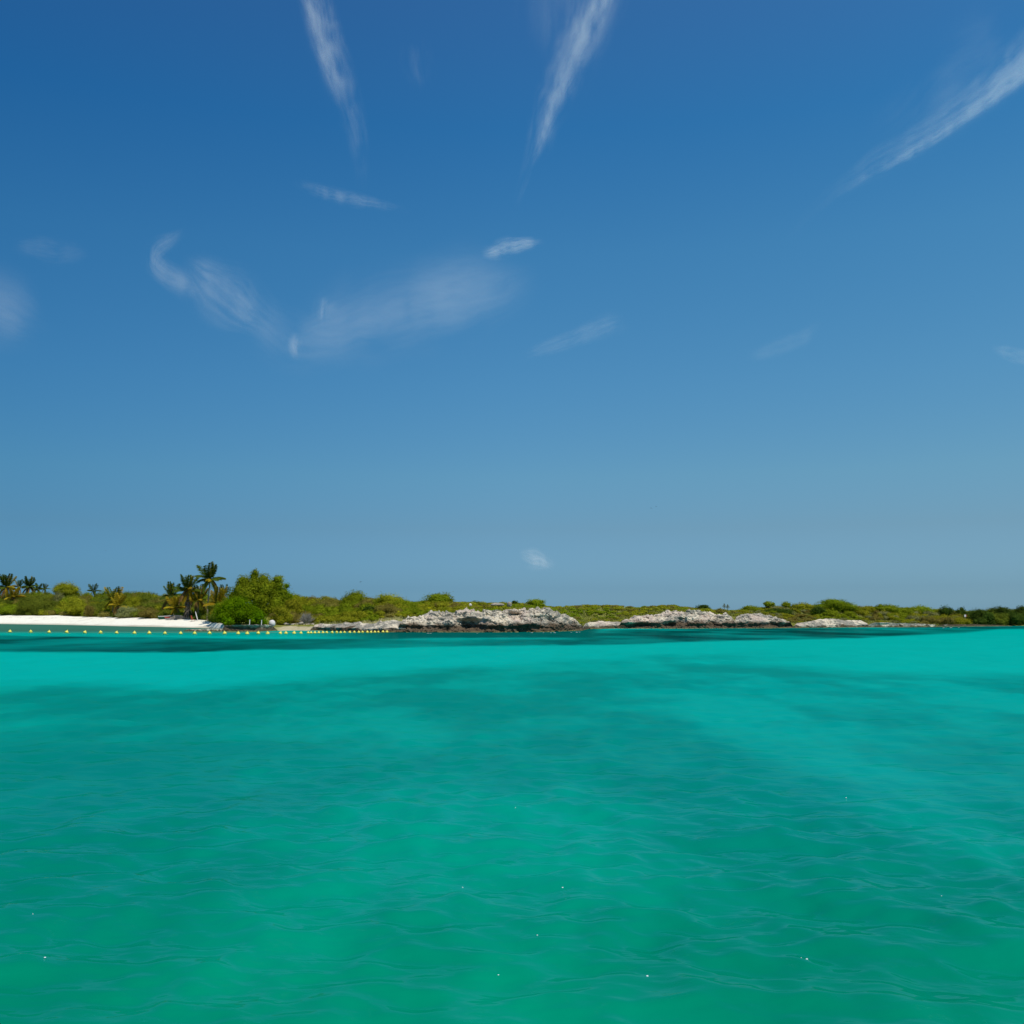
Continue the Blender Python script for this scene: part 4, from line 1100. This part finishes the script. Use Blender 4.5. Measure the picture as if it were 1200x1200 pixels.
def bird(px, py, Y, span, bank, label, yaw):
    mb = MB()
    mb.tube([(0, -0.24, 0), (0, -0.10, 0.02), (0, 0.10, 0.02), (0, 0.22, 0.0), (0, 0.30, -0.01)], [0.02, 0.06, 0.07, 0.04, 0.012], 7)
    for s in (-1, 1):
        mid = np.array([s * span * 0.24, 0.05, 0.13]); tip = np.array([s * span * 0.5, -0.14, 0.02])
        mb.add([(s*0.03, 0.12, 0.03), mid + (0, 0.06, 0), mid + (0, -0.10, -0.01), (s*0.03, -0.10, 0.03)], [[0, 1, 2, 3]])
        mb.add([mid + (0, 0.06, 0), tip, mid + (0, -0.10, -0.01)], [[0, 1, 2]])
    mb.add([(0.03, -0.2, 0), (0.09, -0.48, 0.0), (0, -0.36, 0), (-0.03, -0.2, 0)], [[0, 1, 2, 3]]); mb.add([(0.0, -0.2, 0.002), (0, -0.36, 0.002), (-0.09, -0.48, 0.002), (-0.03, -0.2, 0.002)], [[0, 1, 2, 3]])
    o = mb.build('bird', plain('dark_plumage', (0.05, 0.05, 0.055), 0.7, 0.2), None, False, (float(X_at(px, Y, py)), Y, float(Z_at(py, Y))))
    o.rotation_euler = (0.1, bank, yaw)
    tag(o, label, 'bird', 'seabirds soaring over the island')
bird(124, 645.5, 330, 1.5, 0.15, 'dark seabird gliding alone above the beach palms', 0.3)
bird(422.5, 682, 260, 1.2, -0.1, 'seabird flying low over the middle bushes', -0.4)
bird(763, 595.5, 420, 1.2, 0.35, 'lower left bird of the pair high over the bluffs', 0.6)
bird(769, 593.7, 420, 1.3, 0.25, 'upper right bird of the pair high over the bluffs', 0.6)

# ------------------------------------------------------------------ clouds: thin lens-shaped veils of ice high over the sea
def cloud_mat():
    g = NG('cirrus_ice')
    e = g.attr('edge').outputs['Fac']; al = g.attr('along').outputs['Fac']; ac = g.attr('across').outputs['Fac']
    op = g.attr('opacity').outputs['Fac']; ln = g.attr('length').outputs['Fac']
    sd = g.attr('seed').outputs['Fac']
    cv = g.n('ShaderNodeCombineXYZ')
    g.l(g.math('MULTIPLY', al, ln), cv.inputs[0]); g.l(ac, cv.inputs[1]); g.l(sd, cv.inputs[2])
    warp = g.n('ShaderNodeTexNoise'); warp.inputs['Scale'].default_value = 0.7; warp.inputs['Detail'].default_value = 4
    g.l(cv.outputs[0], warp.inputs['Vector'])
    wv = g.n('ShaderNodeVectorMath', operation='MULTIPLY_ADD'); g.l(warp.outputs['Color'], wv.inputs[0]); wv.inputs[1].default_value = (0.8, 0.55, 0.0); g.l(cv.outputs[0], wv.inputs[2])
    fib = g.noise(1.0, 6, 0.6, g.scaled(wv.outputs[0], (0.42, 3.6, 1)))
    big = g.noise(1.0, 3, 0.5, g.scaled(wv.outputs[0], (0.55, 0.9, 1)))
    er = g.math('ADD', g.math('MULTIPLY', g.math('SUBTRACT', fib, 0.5), 3.0), g.math('MULTIPLY', g.math('SUBTRACT', big, 0.5), 2.8))
    fall = g.math('MULTIPLY', e, g.ramp(g.math('ADD', er, g.math('MULTIPLY', e, 0.55)), -0.55, 1.35))
    a = g.math('MULTIPLY', fall, op, clamp=True)
    d = g.n('ShaderNodeBsdfDiffuse'); t = g.n('ShaderNodeBsdfTranslucent'); tr = g.n('ShaderNodeBsdfTransparent')
    d.inputs['Color'].default_value = (0.95, 0.95, 0.95, 1); t.inputs['Color'].default_value = (0.95, 0.95, 0.95, 1)
    m1 = g.n('ShaderNodeMixShader'); m1.inputs[0].default_value = 0.6
    g.l(d.outputs[0], m1.inputs[1]); g.l(t.outputs[0], m1.inputs[2])
    m2 = g.n('ShaderNodeMixShader'); g.l(a, m2.inputs[0]); g.l(tr.outputs[0], m2.inputs[1]); g.l(m1.outputs[0], m2.inputs[2])
    g.l(m2.outputs[0], g.out.inputs['Surface'])
    return g.m
CLOUD = cloud_mat()
def cloud(label, pts, op, alt=2600.0, asym=0.0, seed=0, thick=60.0, name='cirrus_cloud', vert=None, soft_ends=(0.25, 0.3)):
    """pts: (px, row, half width px) along the wisp, carried up to a level sheet at altitude alt"""
    pts = np.array(pts, float)
    d = np.concatenate([[0], np.cumsum(np.hypot(*np.diff(pts[:, :2], axis=0).T))])
    s = np.linspace(0, 1, 90); q = s * d[-1]
    # smooth the polyline
    P = np.stack([np.interp(q, d, pts[:, k]) for k in range(3)], -1)
    K = np.ones(13) / 13
    for k in range(3):
        e = np.pad(P[:, k], 6, mode='reflect', reflect_type='odd'); P[:, k] = np.convolve(e, K, 'valid')
    T = np.gradient(P[:, :2], axis=0); T /= np.linalg.norm(T, axis=1)[:, None]
    N = np.stack([-T[:, 1], T[:, 0]], -1)
    w = np.linspace(-1, 1, 25)
    rows = []
    edge = np.zeros((90, 25)); cross = np.zeros((90, 25)); along = np.zeros((90, 25))
    Q = P[:, None, :2] + N[:, None] * (w[None, :, None] * 2.3) * np.maximum(P[:, None, 2:3], 1.5)
    u, dy, dz = ray(Q[..., 0], Q[..., 1])
    if vert is None:
        t = (alt - EYE) / dz
        V = np.stack([u * t, dy * t, np.full_like(t, alt)], -1)
    else:
        t = vert / dy
        V = np.stack([u * t, dy * t, EYE + dz * t], -1)
    ends = np.clip(s / soft_ends[0], 0, 1) * np.clip((1 - s) / soft_ends[1], 0, 1)
    ends = ends * ends * (3 - 2 * ends)
    wa = np.where(w < 0, w * (1 + asym), w * (1 - asym))
    edge = (np.exp(-(wa * 2.0) ** 2) * np.clip((1 - np.abs(w)) * 4, 0, 1))[None, :] * ends[:, None]
    bulge = (1 - w ** 2)[None, :] * np.clip(np.sin(np.pi * s), 0, 1)[:, None]
    off = np.zeros_like(V); ax = 2 if vert is None else 1
    hwm = np.linalg.norm(V[:, -1] - V[:, 0], axis=1).mean()
    off[..., ax] = min(thick, 0.06 * hwm) * bulge
    nr, nc = 90, 25
    f = grid_faces(nr, nc)
    VV = np.concatenate([(V - off).reshape(-1, 3), (V + off).reshape(-1, 3)])
    c = VV.mean(0)
    at_ = lambda a: np.tile(np.broadcast_to(a, (nr, nc)).ravel(), 2)
    ln = d[-1] / (2 * np.mean(P[:, 2]))
    o = mesh_from(name, VV - c, [f, f[:, ::-1] + nr * nc], CLOUD, None,
                  dict(edge=at_(edge), along=at_(s[:, None]), across=at_(w[None, :]), opacity=at_(np.array([[op * 0.48]])), length=at_(np.array([[ln]])), seed=at_(np.array([[seed * 3.17]]))), True, c)
    return tag(o, label, 'cloud', 'thin clouds in the blue sky')
cloud('long pale cirrus streak descending from the top edge left of centre', [(350, -60, 12), (364, -10, 12), (378, 45, 12), (394, 92, 12), (408, 130, 10), (418, 168, 8), (424, 210, 6), (428, 240, 4)], 0.40, seed=1, asym=-0.25, soft_ends=(0.05, 0.85))
cloud('bright cirrus streak tapering down from the top edge right of centre', [(725, -60, 20), (706, 0, 17), (688, 45, 16), (664, 95, 15), (648, 130, 13), (634, 170, 9), (616, 212, 4), (603, 245, 3), (594, 270, 2)], 0.40, seed=2, asym=0.3, soft_ends=(0.05, 0.7))
cloud('faint broad veil behind the top of the right of centre streak', [(660, -60, 34), (655, 0, 34), (650, 60, 28), (640, 120, 18)], 0.09, seed=3, soft_ends=(0.05, 0.6))
cloud('long diagonal cirrus streak reaching in from the right edge', [(1270, 20, 22), (1215, 65, 18), (1175, 97, 13), (1130, 130, 10), (1085, 162, 10), (1040, 188, 12), (1005, 208, 7), (970, 232, 6), (940, 262, 5), (915, 292, 3)], 0.30, seed=4, asym=0.3, soft_ends=(0.05, 0.8))
cloud('faint veil along the upper side of the diagonal right streak', [(1200, 30, 30), (1140, 80, 30), (1070, 140, 24), (1010, 185, 16)], 0.09, seed=5, soft_ends=(0.2, 0.5))
cloud('thin short cirrus dash below the left of centre streak', [(340, 212, 3), (375, 224, 5), (410, 233, 5.5), (445, 240, 4), (485, 249, 2)], 0.2, seed=6, soft_ends=(0.3, 0.4))
cloud('hook-shaped cirrus wisp at the left', [(222, 268, 3), (203, 279, 5), (185, 290, 8), (179, 303, 8), (188, 317, 8), (210, 330, 9), (245, 350, 12)], 0.24, seed=7, soft_ends=(0.3, 0.3))
cloud('ragged bright cirrus patch right of the hook-shaped wisp', [(215, 298, 8), (235, 320, 14), (252, 338, 20), (272, 352, 22), (300, 368, 16), (340, 400, 10)], 0.32, seed=8, soft_ends=(0.3, 0.45))
cloud('broad soft cirrus sheet left of centre', [(320, 408, 10), (365, 395, 22), (420, 376, 34), (480, 366, 34), (540, 352, 32), (590, 338, 24), (640, 318, 12)], 0.19, seed=9, soft_ends=(0.25, 0.3))
cloud('small bright fleck on the left end of the broad cirrus sheet', [(392, 346, 6), (383, 354, 9), (378, 364, 7), (378, 382, 3)], 0.28, seed=10, soft_ends=(0.4, 0.4))
cloud('small bright fleck left of and below the broad cirrus sheet', [(352, 388, 5), (346, 396, 7), (344, 408, 5), (348, 425, 3)], 0.24, seed=11, soft_ends=(0.4, 0.4))
cloud('compact bright little cloud above the broad cirrus sheet', [(560, 299, 3), (578, 295, 6), (594, 289, 6.5), (612, 286, 5), (640, 283, 3)], 0.42, seed=12, soft_ends=(0.25, 0.3))
cloud('faint cirrus wisp just right of centre', [(600, 422, 3), (640, 408, 5), (680, 394, 6), (715, 380, 9), (745, 374, 6)], 0.14, seed=13)
cloud('faintest thin wisp over the right of centre', [(870, 420, 4), (910, 408, 6), (945, 394, 6), (966, 374, 4)], 0.07, seed=14)
cloud('soft cirrus patch at the left edge', [(-60, 330, 20), (-20, 352, 26), (10, 368, 26), (35, 380, 20), (70, 392, 8)], 0.17, seed=15, soft_ends=(0.2, 0.5))
cloud('faint wisp above the soft patch at the left edge', [(10, 285, 5), (50, 292, 9), (80, 296, 9), (110, 298, 4)], 0.07, seed=18)
cloud('tiny bright wisp at the right edge', [(1160, 406, 3), (1180, 414, 5), (1205, 420, 5), (1240, 428, 4)], 0.16, seed=16)
cloud('tiny white puff low over the headland', [(606, 649, 3), (616, 652, 6), (628, 656, 7), (640, 660, 5), (654, 665, 3)], 0.55, seed=17, thick=25, name='cumulus_cloud', alt=520.0, soft_ends=(0.3, 0.4))
cloud('thin bright core line along the lower edge of the diagonal right streak', [(1260, 40, 9), (1210, 82, 8), (1170, 112, 6), (1130, 138, 4.5), (1085, 170, 4), (1040, 194, 4.5), (1005, 213, 3.5), (965, 240, 2.5)], 0.26, seed=21, asym=0.2, soft_ends=(0.05, 0.3))
cloud('fine bright thread down the left edge of the left of centre streak', [(352, -40, 5), (366, 20, 5), (380, 70, 5), (396, 115, 4), (410, 150, 3)], 0.18, seed=22, soft_ends=(0.05, 0.5))
cloud('fine bright thread on the lower part of the right of centre streak', [(676, 60, 5), (658, 95, 6), (645, 130, 6), (634, 165, 4), (620, 200, 2.5)], 0.22, seed=23, soft_ends=(0.4, 0.4))
cloud('faint veil linking the ragged patch and the broad cirrus sheet', [(270, 350, 14), (305, 378, 18), (345, 405, 20), (385, 410, 16), (430, 400, 10)], 0.11, seed=24, soft_ends=(0.4, 0.4))
cloud('faint high veil above the broad cirrus sheet', [(440, 345, 14), (500, 335, 22), (560, 318, 24), (610, 305, 14)], 0.07, seed=25, soft_ends=(0.4, 0.4))
cloud('faint vertical haze of ice between the two top streaks', [(486, 40, 9), (490, 75, 12), (496, 110, 8)], 0.06, seed=26, soft_ends=(0.4, 0.4))
